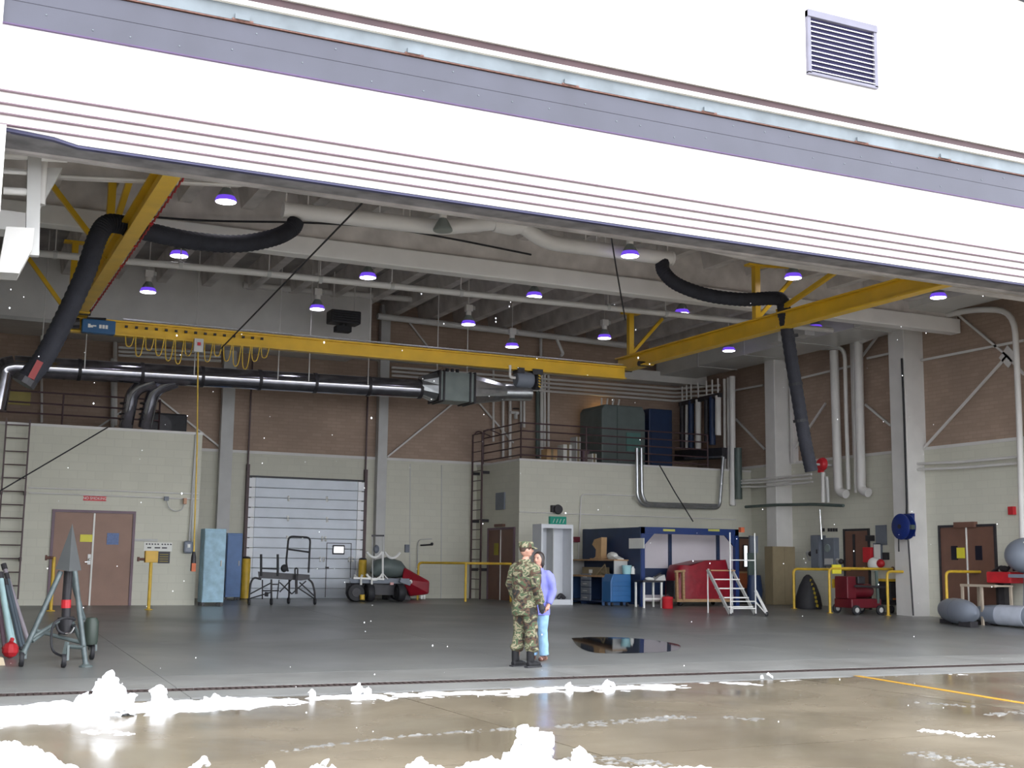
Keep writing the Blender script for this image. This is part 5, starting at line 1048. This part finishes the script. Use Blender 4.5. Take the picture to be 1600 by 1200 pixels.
# drop tanks
def tank(name, label, c, d, L, r, nose=.35, mat=m_tankg, band=None):
    c, d = Vector(c), Vector(d).normalized(); t = thing(name, label, 'fuel tank', (c.x,c.y,fl(c.y))); n = 15; pts = []; rs = []
    for k in range(n):
        u = -1+2*k/(n-1); pts.append(c+d*(u*L/2)); rs.append(max(.015, r*(1-abs(u)**2.6)**.6))
    MB().tube(pts, rs, 22).build('shell', mat, t, smooth=True)
    MB().tube([c+d*(L*.04),c+d*(L*.05)], r*1.006, 22).build('seam', m_box, t)
    for s in (-.28,.28):
        q = c+d*(L*s); MB().box(q.x-.12,q.x+.12,q.y-.18,q.y+.18,fl(q.y-.1)-.0,c.z-r*.72).build('chock', m_dark, t)
    if band: MB().tube([c+d*(L*band[0]),c+d*(L*band[1])], r*1.012, 22).build('pale_band', M('pale_band', (.42,.45,.52), .4), t, smooth=True)
    return t
a, b = PF(1494,975), PF(1532,982); ra = .30
tc_ = (a+b)/2; tank('drop_tank', 'grey pointed drop tank lying on the floor before the brown double door', (tc_.x,tc_.y+.3,fl(tc_.y)+ra+.04), PF(1548,980)-PF(1482,968), 2.0, ra)
a, b = PY(1515,958,23.1), PY(1650,966,20.7); tank('drop_tank', 'grey drop tank with a pale band at the right edge', ((a+b)/2), b-a, (b-a).length+.3, .24, band=(-.12,.16))
c = PX(1604,868,23.6); t = thing('nose_pod', 'large pale grey round pod at the right edge on a stand', 'pod', (c.x,c.y,fl(c.y)))
MB().ball(c, .5, .5, .42, 20, 14).build('shell', m_tankg, t, smooth=True); MB().cbox(c+Vector((-.33,-.3,.3)),.05,.12,.03).build('placard', m_paper, t)
for s in (-.35,.35): MB().cyl((c.x+.2,c.y+s,fl(c.y)),(c.x+.2,c.y+s*.7,c.z-.3),.035,8).build('stand_leg', m_tankg, t)
MB().box(c.x-.3,c.x+.3,c.y-.3,c.y+.3,c.z-.52,c.z-.44).build('stand_top', m_tankg, t)
p = PX(1575,902,23.85); t = thing('tug_engine', 'red engine box with black piping beside the brown double door', 'machine', (p.x,p.y,fl(p.y))); z0 = fl(p.y)
MB().box(p.x-.3,p.x+.3,p.y-.35,p.y+.4,p.z-.14,p.z+.13).build('red_box', m_red, t, bevel=.03); MB().box(p.x-.12,p.x+.1,p.y+.02,p.y+.2,z0+.08,p.z-.14).build('frame', m_dark, t)
for s in (-.25,.25): MB().cyl((p.x-.2,p.y+s,z0+.1),(p.x+.2,p.y+s,z0+.1),.1,12).build('wheel', m_black, t)
MB().tube(spline([p+Vector((0,.5,.12)),p+Vector((0,.2,.25)),p+Vector((0,0,.18)),p+Vector((0,-.15,.4)),p+Vector((0,-.2,.15))],5),.035,8).build('exhaust_pipe', m_black, t); MB().ball(p+Vector((0,.1,.2)),.09,.15,.08,8,6).build('air_cleaner', m_black, t)
a, b = PX(1504,946,23.2), PX(1558,946,23.2); zt = PX(1530,917,23.2).z; t = thing('beige_frame', 'low beige frame table in front of the brown double door', 'table', (23.2,(a.y+b.y)/2,fl(a.y)))
for y in (a.y-.04,(a.y*.4+b.y*.6)): MB().box(23.15,23.2,y-.03,y+.03,fl(y),zt).build('leg', M('beige_paint', (.45,.38,.30), .6), t)
MB().box(23.14,23.22,b.y,a.y,zt,zt+.06).build('top_rail', bpy.data.materials['beige_paint'], t); MB().box(23.22,23.75,b.y,a.y,zt+.01,zt+.05).build('table_top', bpy.data.materials['beige_paint'], t)
for y in (a.y-.04,b.y+.04): MB().box(23.68,23.73,y-.03,y+.03,fl(y),zt+.01).build('leg', bpy.data.materials['beige_paint'], t)
# ================================================================ PEOPLE
def fuse(mb, name, mat, parent, voxel=.012, it=6, deform=None):
    me = bpy.data.meshes.new(name); me.from_pydata(mb.v, [], mb.f)
    bm = bmesh.new(); bm.from_mesh(me); bmesh.ops.recalc_face_normals(bm, faces=bm.faces); bm.to_mesh(me); bm.free()
    o = bpy.data.objects.new(name, me); C.objects.link(o)
    r = o.modifiers.new('r','REMESH'); r.mode = 'VOXEL'; r.voxel_size = voxel
    s = o.modifiers.new('s','SMOOTH'); s.iterations = it; s.factor = .5
    bpy.context.view_layer.update()
    m2 = bpy.data.meshes.new_from_object(o.evaluated_get(bpy.context.evaluated_depsgraph_get()))
    o.modifiers.clear(); o.data = m2; bpy.data.meshes.remove(me); m2.name = name
    if deform:
        for v in m2.vertices: v.co = deform(v.co)
    m2.materials.clear(); m2.materials.append(mat)
    for p in m2.polygons: p.use_smooth = True
    if parent: o.parent = parent
    return o
def ell(m, z, rx, ry, n=16, cx=0, cy=0): return [Vector((cx+rx*math.cos(t*2*PI/n), cy+ry*math.sin(t*2*PI/n), z)) for t in range(n)]
def torso(m, rows): m.rings([ell(m, *r) if len(r) == 3 else ell(m, r[0], r[1], r[2], 16, 0, r[3]) for r in rows])
def hand(m, w, d, side, fwd, s=1.0):
    """palm, four fingers of unequal length with a bend, thumb from the side of the palm"""
    w, d, fwd = Vector(w), Vector(d).normalized(), Vector(fwd).normalized(); sd = d.cross(fwd).normalized()
    m.tube([w, w+d*.04*s, w+d*.095*s], [.024*s,.032*s,.034*s], 8, flat=1.25)
    for k, L in enumerate((.068,.078,.072,.056)):
        b = w+d*.085*s+fwd*((1.5-k)*.019*s); c = b+d*L*.5*s+sd*(-.006*side); e = c+d*L*.42*s+sd*(-.022*side)
        m.tube([b, c, e], [.0105*s,.0098*s,.0075*s], 6)
    b = w+d*.03*s+fwd*.028*s; m.tube([b, b+d*.035*s+fwd*.022*s, b+d*.07*s+fwd*.024*s], [.013*s,.0115*s,.009*s], 6)
m_skin = M('skin', (.44,.24,.175), .5, var=.06, scale=10)
def camo():
    m = M('woodland_camouflage', (.1,.1,.1), .85, var=0, scale=5); N = m.node_tree.nodes; L = m.node_tree.links; b = N['Principled BSDF']
    tc = [n for n in N if n.type == 'TEX_COORD'][0]
    nz = N.new('ShaderNodeTexNoise'); nz.inputs['Scale'].default_value = 7.5; nz.inputs['Detail'].default_value = 2.5; nz.inputs['Distortion'].default_value = .9
    mp = N.new('ShaderNodeMapping'); mp.inputs['Scale'].default_value = (1,1,1.5); L.new(tc.outputs['Object'], mp.inputs[0]); L.new(mp.outputs[0], nz.inputs['Vector'])
    cr = N.new('ShaderNodeValToRGB'); cr.color_ramp.interpolation = 'CONSTANT'; e = cr.color_ramp.elements
    e[0].position = 0; e[0].color = (.018,.018,.016,1); e[1].position = .40; e[1].color = (.085,.048,.03,1)
    for pos, c in ((.47,(.055,.085,.042)),(.535,(.25,.215,.14)),(.60,(.06,.088,.045)),(.66,(.095,.055,.034))): q = e.new(pos); q.color = (*c,1)
    L.new(nz.outputs['Fac'], cr.inputs[0]); L.new(cr.outputs[0], b.inputs['Base Color']); return m
m_camo = camo(); m_boot = M('black_leather', (.012,.012,.014), .65, var=.2, spec=.25); m_glove = M('black_glove', (.016,.016,.02), .6)
def base_body(m, arms, legs, s):
    torso(m, [(.84*s,.13,.09),(.95*s,.155,.105),(1.08*s,.14,.10),(1.25*s,.16,.11),(1.39*s,.175,.10),(1.455*s,.11,.075),(1.49*s,.055,.058,.01),(1.56*s,.05,.055,.02)])
    hc = Vector((0,.025,1.665*s))
    m.ball(hc, .074, .094, .105, 16, 12); m.ball(hc+Vector((0,.03,-.065)), .052, .055, .05, 12, 8)
    m.tube([hc+Vector((0,.085,.02)), hc+Vector((0,.108,-.02)), hc+Vector((0,.09,-.035))], [.01,.016,.012], 8)
    for q in (-1,1): m.ball(hc+Vector((.075*q,-.005,-.01)), .012, .022, .032, 8, 6)
    for q, (sh, el, wr) in zip((-1,1), arms):
        m.tube([sh, Vector(sh).lerp(Vector(el),.5), el, Vector(el).lerp(Vector(wr),.4), wr], [.055,.05,.042,.04,.027], 10)
        d = Vector(wr)-Vector(el); hand(m, wr, d, q, (0,1,0))
    for hp, kn, an in legs:
        m.tube([hp, Vector(hp).lerp(Vector(kn),.5), kn, Vector(kn).lerp(Vector(an),.35), an], [.085,.075,.055,.055,.038], 10); m.tube([Vector(an)+Vector((0,-.05,-.04)), Vector(an)+Vector((0,.14,-.05))], [.04,.035], 8)
def face(parent, hc, brow):
    for q in (-1,1):
        MB().ball(hc+Vector((.030*q,.086,.012)), .011, .006, .007, 8, 6).build('eye', m_dark, parent)
        MB().cbox(hc+Vector((.030*q,.089,.032)), .034, .008, .007).build('eyebrow', brow, parent)
    MB().cbox(hc+Vector((0,.090,-.058)), .042, .008, .009).build('mouth', M('lips', (.42,.15,.13), .5), parent)
# --- person in camouflage
fp = PF(818,1042)
so = thing('person', 'person in camouflage uniform and cap standing with the back to the camera', 'person', fp)
s = 1.02
arms = (((-.19,0,1.43*s),(-.27,-.02,1.15*s),(-.25,.10,.93*s)), ((.19,0,1.43*s),(.275,-.03,1.15*s),(.26,.07,.90*s)))
legs = (((-.09,0,.92*s),(-.11,.02,.50),(-.125,-.03,.09)), ((.09,0,.92*s),(.115,.04,.50),(.13,.02,.09)))
m = MB(); base_body(m, arms, legs, s); bd = fuse(m, 'body', m_skin, so, .010, 4)
m = MB(); torso(m, [(.74,.205,.165),(.80,.21,.168),(.95,.205,.16),(1.06,.20,.155),(1.2,.212,.16,-.005),(1.36,.222,.155,-.005),(1.45,.19,.125),(1.50,.11,.09),(1.545,.085,.085),(1.56,.08,.08)])
for sh, el, wr in arms: m.tube([(sh[0]*.5,sh[1],sh[2]+.005), (sh[0]*.85,sh[1],sh[2]-.005), (sh[0]*1.08,sh[1]-.003,sh[2]-.05), Vector(sh).lerp(Vector(el),.4), el, Vector(el).lerp(Vector(wr),.5), wr], [.06,.078,.09,.09,.078,.072,.058], 12)
def wrinkle(a, f): return lambda co: co + Vector((co.x,co.y,0)).normalized()*a*noise.noise(co*f) + Vector((0,0,a*.6*noise.noise(co*f+Vector((9,3,1)))))
jkt = fuse(m, 'jacket', m_camo, so, .013, 5, wrinkle(.022, 8))
m = MB()
for hp, kn, an in legs: m.tube([Vector(hp)+Vector((0,0,.02)), Vector(hp).lerp(Vector(kn),.4), kn, Vector(kn).lerp(Vector(an),.45), Vector(an)+Vector((0,0,.17)), Vector(an)+Vector((0,0,.13))], [.125,.115,.098,.098,.102,.07], 14)
torso(m, [(.80,.165,.13),(.9,.17,.135),(.98,.16,.12)])
fuse(m, 'trousers', m_camo, so, .013, 5, wrinkle(.024, 9))
for k, (hp, kn, an) in enumerate(legs):
    an = Vector(an); m = MB(); m.tube([an+Vector((0,-.01,.20)), an+Vector((0,-.015,.08)), an+Vector((0,-.01,0))], [.062,.058,.06], 12)
    m.tube([an+Vector((0,-.07,-.05)), an+Vector((0,.0,-.045)), an+Vector((0,.1,-.05)), an+Vector((0,.19,-.058))], [.042,.052,.05,.032], 12)
    b_ = fuse(m, 'boot', m_boot, so, .012, 4, lambda co: Vector((co.x,co.y,max(co.z,.004))))
    MB().prism([(an.x-.036,an.y-.105),(an.x+.036,an.y-.105),(an.x+.044,an.y+.02),(an.x+.048,an.y+.11),(an.x+.03,an.y+.205),(an.x-.03,an.y+.205),(an.x-.048,an.y+.11),(an.x-.044,an.y+.02)],'Z',0,.022).build('sole', m_black, b_)
m = MB(); hand(m, Vector(arms[1][2])+Vector((0,0,.02)), Vector(arms[1][2])-Vector(arms[1][1]), 1, (0,1,0), 1.22); fuse(m, 'glove', m_glove, so, .008, 2)
m = MB(); hand(m, Vector(arms[0][2])+Vector((0,0,.02)), Vector(arms[0][2])-Vector(arms[0][1]), -1, (0,1,0), 1.22); fuse(m, 'glove', m_glove, so, .008, 2)
hc = Vector((0,.025,1.665*s)); m_hair = M('brown_hair', (.055,.03,.02), .6, var=.3, scale=40)
def headturn(o, ang):
    piv = Vector((0,.01,1.55*s)); rm = Matrix.Rotation(ang,3,'Z')
    for v in o.data.vertices:
        if v.co.z > 1.53*s:
            k = min(1, (v.co.z-1.53*s)/.06); v.co = v.co.lerp(piv + rm @ (v.co-piv), k)
cap = MB(); cap.lathe(hc+Vector((0,-.005,.035)), [(.094,0),(.099,.03),(.096,.075),(.088,.085),(.02,.092)], 20)
for i in range(len(cap.v)): x,y,z = cap.v[i]; cap.v[i] = (x, hc.y+(y-hc.y)*1.16, z)
co_ = cap.build('cap', m_camo, so, smooth=True)
co2 = MB().add([hc+Vector((-.085,.045,.045)),hc+Vector((0,.10,.055)),hc+Vector((.085,.045,.045)),hc+Vector((.07,.135,.02)),hc+Vector((0,.175,.022)),hc+Vector((-.07,.135,.02))]+[hc+Vector(q)+Vector((0,0,-.008)) for q in ((-.085,.045,.045),(0,.10,.055),(.085,.045,.045),(.07,.135,.02),(0,.175,.022),(-.07,.135,.02))],[(0,1,4,5),(1,2,3,4),(6,11,10,7),(7,10,9,8),(0,5,11,6),(5,4,10,11),(4,3,9,10),(3,2,8,9),(0,6,7,1),(1,7,8,2)]).build('cap_brim', m_camo, co_)
hr = MB().lathe(hc+Vector((0,-.012,-.03)), [(.066,0),(.079,.03),(.082,.07)], 18).build('hair', m_hair, so, smooth=True)
for o in (co_, hr): 
    for v in o.data.vertices: v.co += fp
for v in co2.data.vertices: v.co += fp
for v in hr.data.vertices: v.co.y = hc.y-.012+(v.co.y-hc.y+.012)*1.16
face_objs = []
n0 = set(so.children); face(so, hc, m_hair)
for o in set(so.children)-n0:
    for v in o.data.vertices: v.co += fp
    face_objs.append(o)
for o in (bd, co_, co2, hr, *face_objs): headturn(o, R(-32))
so.rotation_euler = (0,0,R(-70))
# --- person in a blue jacket
fq = PF(841,1032)
wo = thing('person', 'person with dark hair in a lavender-blue jacket and light jeans, half hidden', 'person', fq)
s2 = .925; s = s2
arms = (((-.165,0,1.43*s),(-.225,-.03,1.15*s),(-.20,.07,.93*s)), ((.165,0,1.43*s),(.225,-.03,1.15*s),(.20,.07,.93*s)))
legs = (((-.08,0,.92*s),(-.085,.02,.46),(-.09,-.02,.08)), ((.08,0,.92*s),(.085,.02,.46),(.095,.0,.08)))
m = MB(); base_body(m, arms, legs, s); bd = fuse(m, 'body', m_skin, wo, .010, 4)
m_jk = M('lavender_blue_fleece', (.20,.21,.60), .85, var=.1, scale=12); m_jn = M('light_denim', (.25,.42,.62), .8, var=.15, scale=10); m_sho = M('brown_leather', (.09,.035,.025), .5)
m = MB(); torso(m, [(.74*s,.185,.15),(.82*s,.19,.15),(.98*s,.175,.14),(1.1*s,.165,.135),(1.25*s,.18,.145),(1.38*s,.19,.13),(1.45*s,.15,.105),(1.49*s,.085,.08),(1.525*s,.07,.07)])
for sh, el, wr in arms: m.tube([(sh[0]*.5,sh[1],sh[2]+.0), (sh[0]*.85,sh[1],sh[2]-.01), (sh[0]*1.06,sh[1]-.003,sh[2]-.05), Vector(sh).lerp(Vector(el),.4), el, Vector(el).lerp(Vector(wr),.5), wr], [.056,.074,.082,.08,.068,.06,.048], 12)
fuse(m, 'jacket', m_jk, wo, .013, 5, wrinkle(.016, 8))
m = MB()
for hp, kn, an in legs: m.tube([hp, Vector(hp).lerp(Vector(kn),.4), kn, Vector(kn).lerp(Vector(an),.5), Vector(an)+Vector((0,0,.0))], [.105,.095,.075,.072,.075], 14)
torso(m, [(.76*s,.14,.115),(.88*s,.15,.12),(.96*s,.14,.11)])
fuse(m, 'jeans', m_jn, wo, .013, 5, wrinkle(.012, 10))
for hp, kn, an in legs:
    an = Vector(an); m = MB(); m.tube([an+Vector((0,-.06,-.045)), an+Vector((0,.02,-.035)), an+Vector((0,.1,-.045)), an+Vector((0,.16,-.055))], [.035,.042,.04,.026], 12)
    fuse(m, 'shoe', m_sho, wo, .012, 4, lambda co: Vector((co.x,co.y,max(co.z,.003))))
hc = Vector((0,.025,1.665*s)); m = MB(); m.ball(hc+Vector((0,-.022,.022)), .088, .092, .105, 16, 12); m.ball(hc+Vector((0,-.05,-.06)), .08, .055, .09, 12, 8)
for q in (-1,1): m.ball(hc+Vector((.068*q,-.012,-.03)), .022, .045, .085, 10, 8)
fuse(m, 'hair', M('dark_hair', (.022,.015,.014), .5, var=.3, scale=40), wo, .011, 3)
n0 = set(wo.children); face(wo, hc, bpy.data.materials['dark_hair'])
for o in set(wo.children)-n0:
    for v in o.data.vertices: v.co += fq
wo.rotation_euler = (0,0,R(128))
# ================================================================ SNOW, WATER, PAINT
def field(name, x0, x1, y0, y1, step, h, mat, parent=None, base=-.004):
    nx, ny = int((x1-x0)/step)+1, int((y1-y0)/step)+1; V = []; ok = []
    for j in range(ny):
        for i in range(nx):
            x, y = x0+i*step, y0+j*step; z = h(x, y); ok.append(z > 0); V.append((x, y, max(z, base)))
    F = []; used = {}; W2 = []
    def idx(k):
        if k not in used: used[k] = len(W2); W2.append(V[k])
        return used[k]
    for j in range(ny-1):
        for i in range(nx-1):
            q = (j*nx+i, j*nx+i+1, (j+1)*nx+i+1, (j+1)*nx+i)
            if any(ok[k] for k in q): F.append(tuple(idx(k) for k in q))
    m = MB(); m.v = W2; m.f = F; return m.build(name, mat, parent, smooth=True)
def fb(x, y, s, o=4): return noise.fractal(Vector((x*s, y*s, 3.7)), .9, 2.0, o)
edge = [(-2,2.9),(PZ(0,1145,0).x,YF-PZ(0,1145,0).y),(PZ(150,1128,0).x,YF-PZ(150,1128,0).y),(PZ(400,1108,0).x,YF-PZ(400,1108,0).y),(PZ(800,1091,0).x,YF-PZ(800,1091,0).y),(PZ(1000,1083,0).x,YF-PZ(1000,1083,0).y),(PZ(1200,1070,0).x,YF-PZ(1200,1070,0).y),(PZ(1400,1058,0).x,YF-PZ(1400,1058,0).y),(24,.3)]
def width(x):
    for (a, w0), (b, w1) in zip(edge, edge[1:]):
        if a <= x <= b: return w0+(w1-w0)*(x-a)/(b-a)
    return edge[0][1] if x < edge[0][0] else .3
def ridge(x, y):
    w = width(x)*.72; v = (YF-.14-y)/w
    if v < -.02 or v > 1.15: return -1
    thin = max(0, min(1, (13.5-x)/9)); n = fb(x, y, 1.6); n2 = fb(x+7, y, 7, 3)
    k = max(0, min(1, (4.0-x)/4))      # the pile is deeper towards the left
    return (.014+.05*k)*(1-abs(v-.45)*1.4) + .032*n*(.6+k) + .022*n2*(.6+.6*k) - .004 - .02*(1-thin) - .06*max(0, .12-v)
tag(field('snow_ridge', -1.0, 15.5, YF-3.0, YF-.13, .035, ridge, m_snow), 'ridge of wet snow along the hangar door sill', 'snow', kind='stuff')
bank = [(-1.2,10.6),(PZ(0,1160,0).x,PZ(0,1160,0).y),(PZ(50,1166,0).x,PZ(50,1166,0).y),(PZ(95,1188,0).x,PZ(95,1188,0).y),(PZ(100,1230,0).x,PZ(100,1230,0).y)]
c0_ = PZ(20,1200,0)
def bankh(x, y):
    d = math.hypot((x-c0_.x+.25)/.62, (y-c0_.y+.05)/.85); return .19*(1-d*d) + .11*fb(x, y, 3.2) + .04*fb(x, y+5, 11, 3)
tag(field('snow_bank', c0_.x-1.2, c0_.x+.8, c0_.y-1.2, c0_.y+1.2, .022, bankh, m_snow), 'lumpy snow bank in the bottom left corner', 'snow')
def near(x, y):      # the ploughed bank along the bottom edge of the picture
    p0, p1 = PZ(560,1206,0), PZ(1010,1202,0); t = (x-p0.x)/(p1.x-p0.x)
    if t < -.6 or t > 1.25: return -1
    yc = p0.y-.30+(p1.y-p0.y)*t; v = (y-yc)/.42; e = 1-v*v
    amp = .6*math.exp(-((t-.55)/.34)**2)+.22
    return e*.12*amp + .10*fb(x, y, 3.0)*amp + .035*fb(x+3, y, 12, 3) - .02
a_ = PZ(400,1205,0); b_ = PZ(1040,1205,0)
tag(field('snow_bank', a_.x-.2, b_.x+.7, min(a_.y,b_.y)-1.0, max(a_.y,b_.y)+.5, .025, near, m_snow), 'long lumpy snow bank along the bottom edge of the picture', 'snow')
def clump(px, py, w, h, label, n=26, z=0, seed=1):
    rnd = random.Random(seed); p = PZ(px, py, z); m = MB()
    for k in range(n):
        f = rnd.random(); r = rnd.uniform(.18,.34)*min(w,h)*(1.1-.6*f); a = rnd.uniform(0,2*PI); rad = w*.5*(1-f)*rnd.uniform(.2,1)
        m.ball((p.x+math.cos(a)*rad, p.y+math.sin(a)*rad*.8, h*f*.9+r*.3), r, r, r*rnd.uniform(.8,1.2), 9, 6)
    def dfm(co):
        k = min(1, h/.3); q = Vector((noise.noise(co*9), noise.noise(co*9+Vector((5,0,0))), noise.noise(co*9+Vector((0,7,0)))))*(.085*k)
        return co + q + Vector((noise.noise(co*26), noise.noise(co*26+Vector((5,0,0))), noise.noise(co*26+Vector((0,7,0)))))*(.05*k)
    o = fuse(m, 'snow_clump', m_snow, None, .013, 1, dfm); return tag(o, label, 'snow clump', 'snow clumps on the apron')
clump(165,1117,.50,.36,'largest spiky snow clump on the door sill near the left jack',44,seed=3)
clump(245,1106,.30,.22,'second snow clump on the sill, right of the largest one',26,seed=5)
clump(335,1097,.5,.10,'low wide snow lump on the sill left of the middle',22,seed=8)
clump(487,1090,.14,.10,'tiny pointed snow lump on the sill',12,seed=9)
clump(563,1085,.30,.12,'small snow lump on the sill between the cart and the people',18,seed=11)
clump(888,1077,.16,.10,'small snow lump on the sill just right of the people',14,seed=13)
clump(950,1074,.2,.11,'small snow lump on the sill farther right of the people',14,seed=15)
clump(1200,1060,.2,.08,'low snow lump on the sill at the yellow line',12,seed=17)
clump(830,1197,.36,.30,'tall pointed snow clump at the bottom edge of the picture',34,seed=21)
clump(905,1202,.24,.16,'smaller snow clump right of the tall one at the bottom edge',24,seed=23)
clump(655,1206,.22,.13,'snow clump left of the tall one at the bottom edge',22,seed=25)
clump(312,1208,.30,.11,'lone snow clump at the bottom edge, left of the middle',22,seed=27)
clump(420,1206,.18,.07,'tiny snow clump at the bottom edge, left of the middle',14,seed=29)
clump(510,1206,.30,.09,'low snow clump at the bottom edge beside the long bank',18,seed=31)
def streak(name, label, pts, w, seed, dens=.0, mat=m_slush, amp=.018):
    P = [PZ(x,y,0) for x,y in pts]; xs_ = [p.x for p in P]; ys_ = [p.y for p in P]
    def h(x, y):
        best = 9
        for a, b in zip(P, P[1:]):
            ab = (b-a).to_2d(); t = max(0, min(1, (Vector((x,y))-a.to_2d()).dot(ab)/ab.length_squared)); best = min(best, (Vector((x,y))-a.to_2d()-ab*t).length)
        if best > w: return -1
        return amp*(fb(x+seed, y, 16, 3)*1.3 + dens*.6 - .12 - (best/w)**2*.7)
    return tag(field(name, min(xs_)-w, max(xs_)+w, min(ys_)-w, max(ys_)+w, .022, h, mat), label, 'slush', kind='stuff')
streak('slush_track', 'broken line of slush crossing the apron towards the middle', [(450,1172),(560,1158),(700,1145),(800,1139)], .10, 3, .15)
streak('slush_track', 'double tyre track of slush right of the people', [(890,1136),(960,1128),(1060,1121)], .20, 9, .10)
streak('slush_patch', 'small slush patch right of the tyre track', [(1140,1121),(1180,1124)], .12, 14, .2)
streak('slush_patch', 'pale slush patch at the right, below the yellow line', [(1455,1143),(1500,1148),(1532,1150)], .14, 20, .45, m_snow)
streak('slush_patch', 'large slush patch in the bottom right corner', [(1450,1180),(1500,1190),(1540,1196)], .22, 27, .15)
streak('slush_patch', 'slush streak at the right edge below the yellow line', [(1550,1117),(1620,1110)], .12, 33, .3)
streak('slush_patch', 'scattered slush between the yellow line and the right edge', [(1440,1098),(1520,1104)], .14, 38, .0)
streak('slush_patch', 'thin white snow patch on the wet apron before the largest clump', [(145,1144),(188,1147)], .13, 44, .7, m_snow)
streak('slush_patch', 'slush beside the long bank at the bottom', [(920,1186),(1010,1192)], .22, 50, .2)
# painted line
p, q = PZ(1338,1056,0), PZ(1600,1099,0); d = (q-p).normalized(); q2 = q+d*9; nrm = Vector((d.y,-d.x,0))
pl_ = MB(); pl_.bar(p+Vector((0,0,.001)), q2+Vector((0,0,.001)), .10, .006)
tag(pl_.build('painted_line', M('line_paint', (.42,.22,.012), .5, var=.25, scale=10)), 'yellow line painted on the wet apron at the right', 'painted line')
# puddle inside
pp = [(893,997),(930,995.5),(985,997),(1040,1003),(1063,1009),(1052,1017),(1012,1020),(958,1021),(925,1019),(903,1010)]
pv = [PF(x,y)+Vector((0,0,.003)) for x,y in pp]; ring = spline(pv+[pv[0]], 5)[:-1]
m_water = M('standing_water', (.02,.02,.02), .03, var=0, scale=1)
pm_ = MB(); n_ = len(ring); cen = sum(ring, Vector())/n_; pm_.add([cen]+ring, [(0,k+1,(k+1)%n_+1) for k in range(n_)])
tag(pm_.build('puddle', m_water), 'dark mirror-like puddle on the hangar floor right of the people', 'puddle')
# falling snow
fm = MB(); rnd = random.Random(4)
for k in range(170):
    px, py, Y = rnd.uniform(0,1600), rnd.uniform(450,1150), rnd.uniform(5,13.5); p = PY(px,py,Y)
    if p.z < .1: continue
    r = rnd.uniform(.0025,.005); fm.add([p+Vector((r,0,0)),p+Vector((-r,0,0)),p+Vector((0,r,0)),p+Vector((0,-r,0)),p+Vector((0,0,r*1.3)),p+Vector((0,0,-r*1.3))], [(0,2,4),(2,1,4),(1,3,4),(3,0,4),(2,0,5),(1,2,5),(3,1,5),(0,3,5)])
tag(fm.build('falling_snow', m_snow), 'light snow falling in front of the hangar', 'snow', kind='stuff')
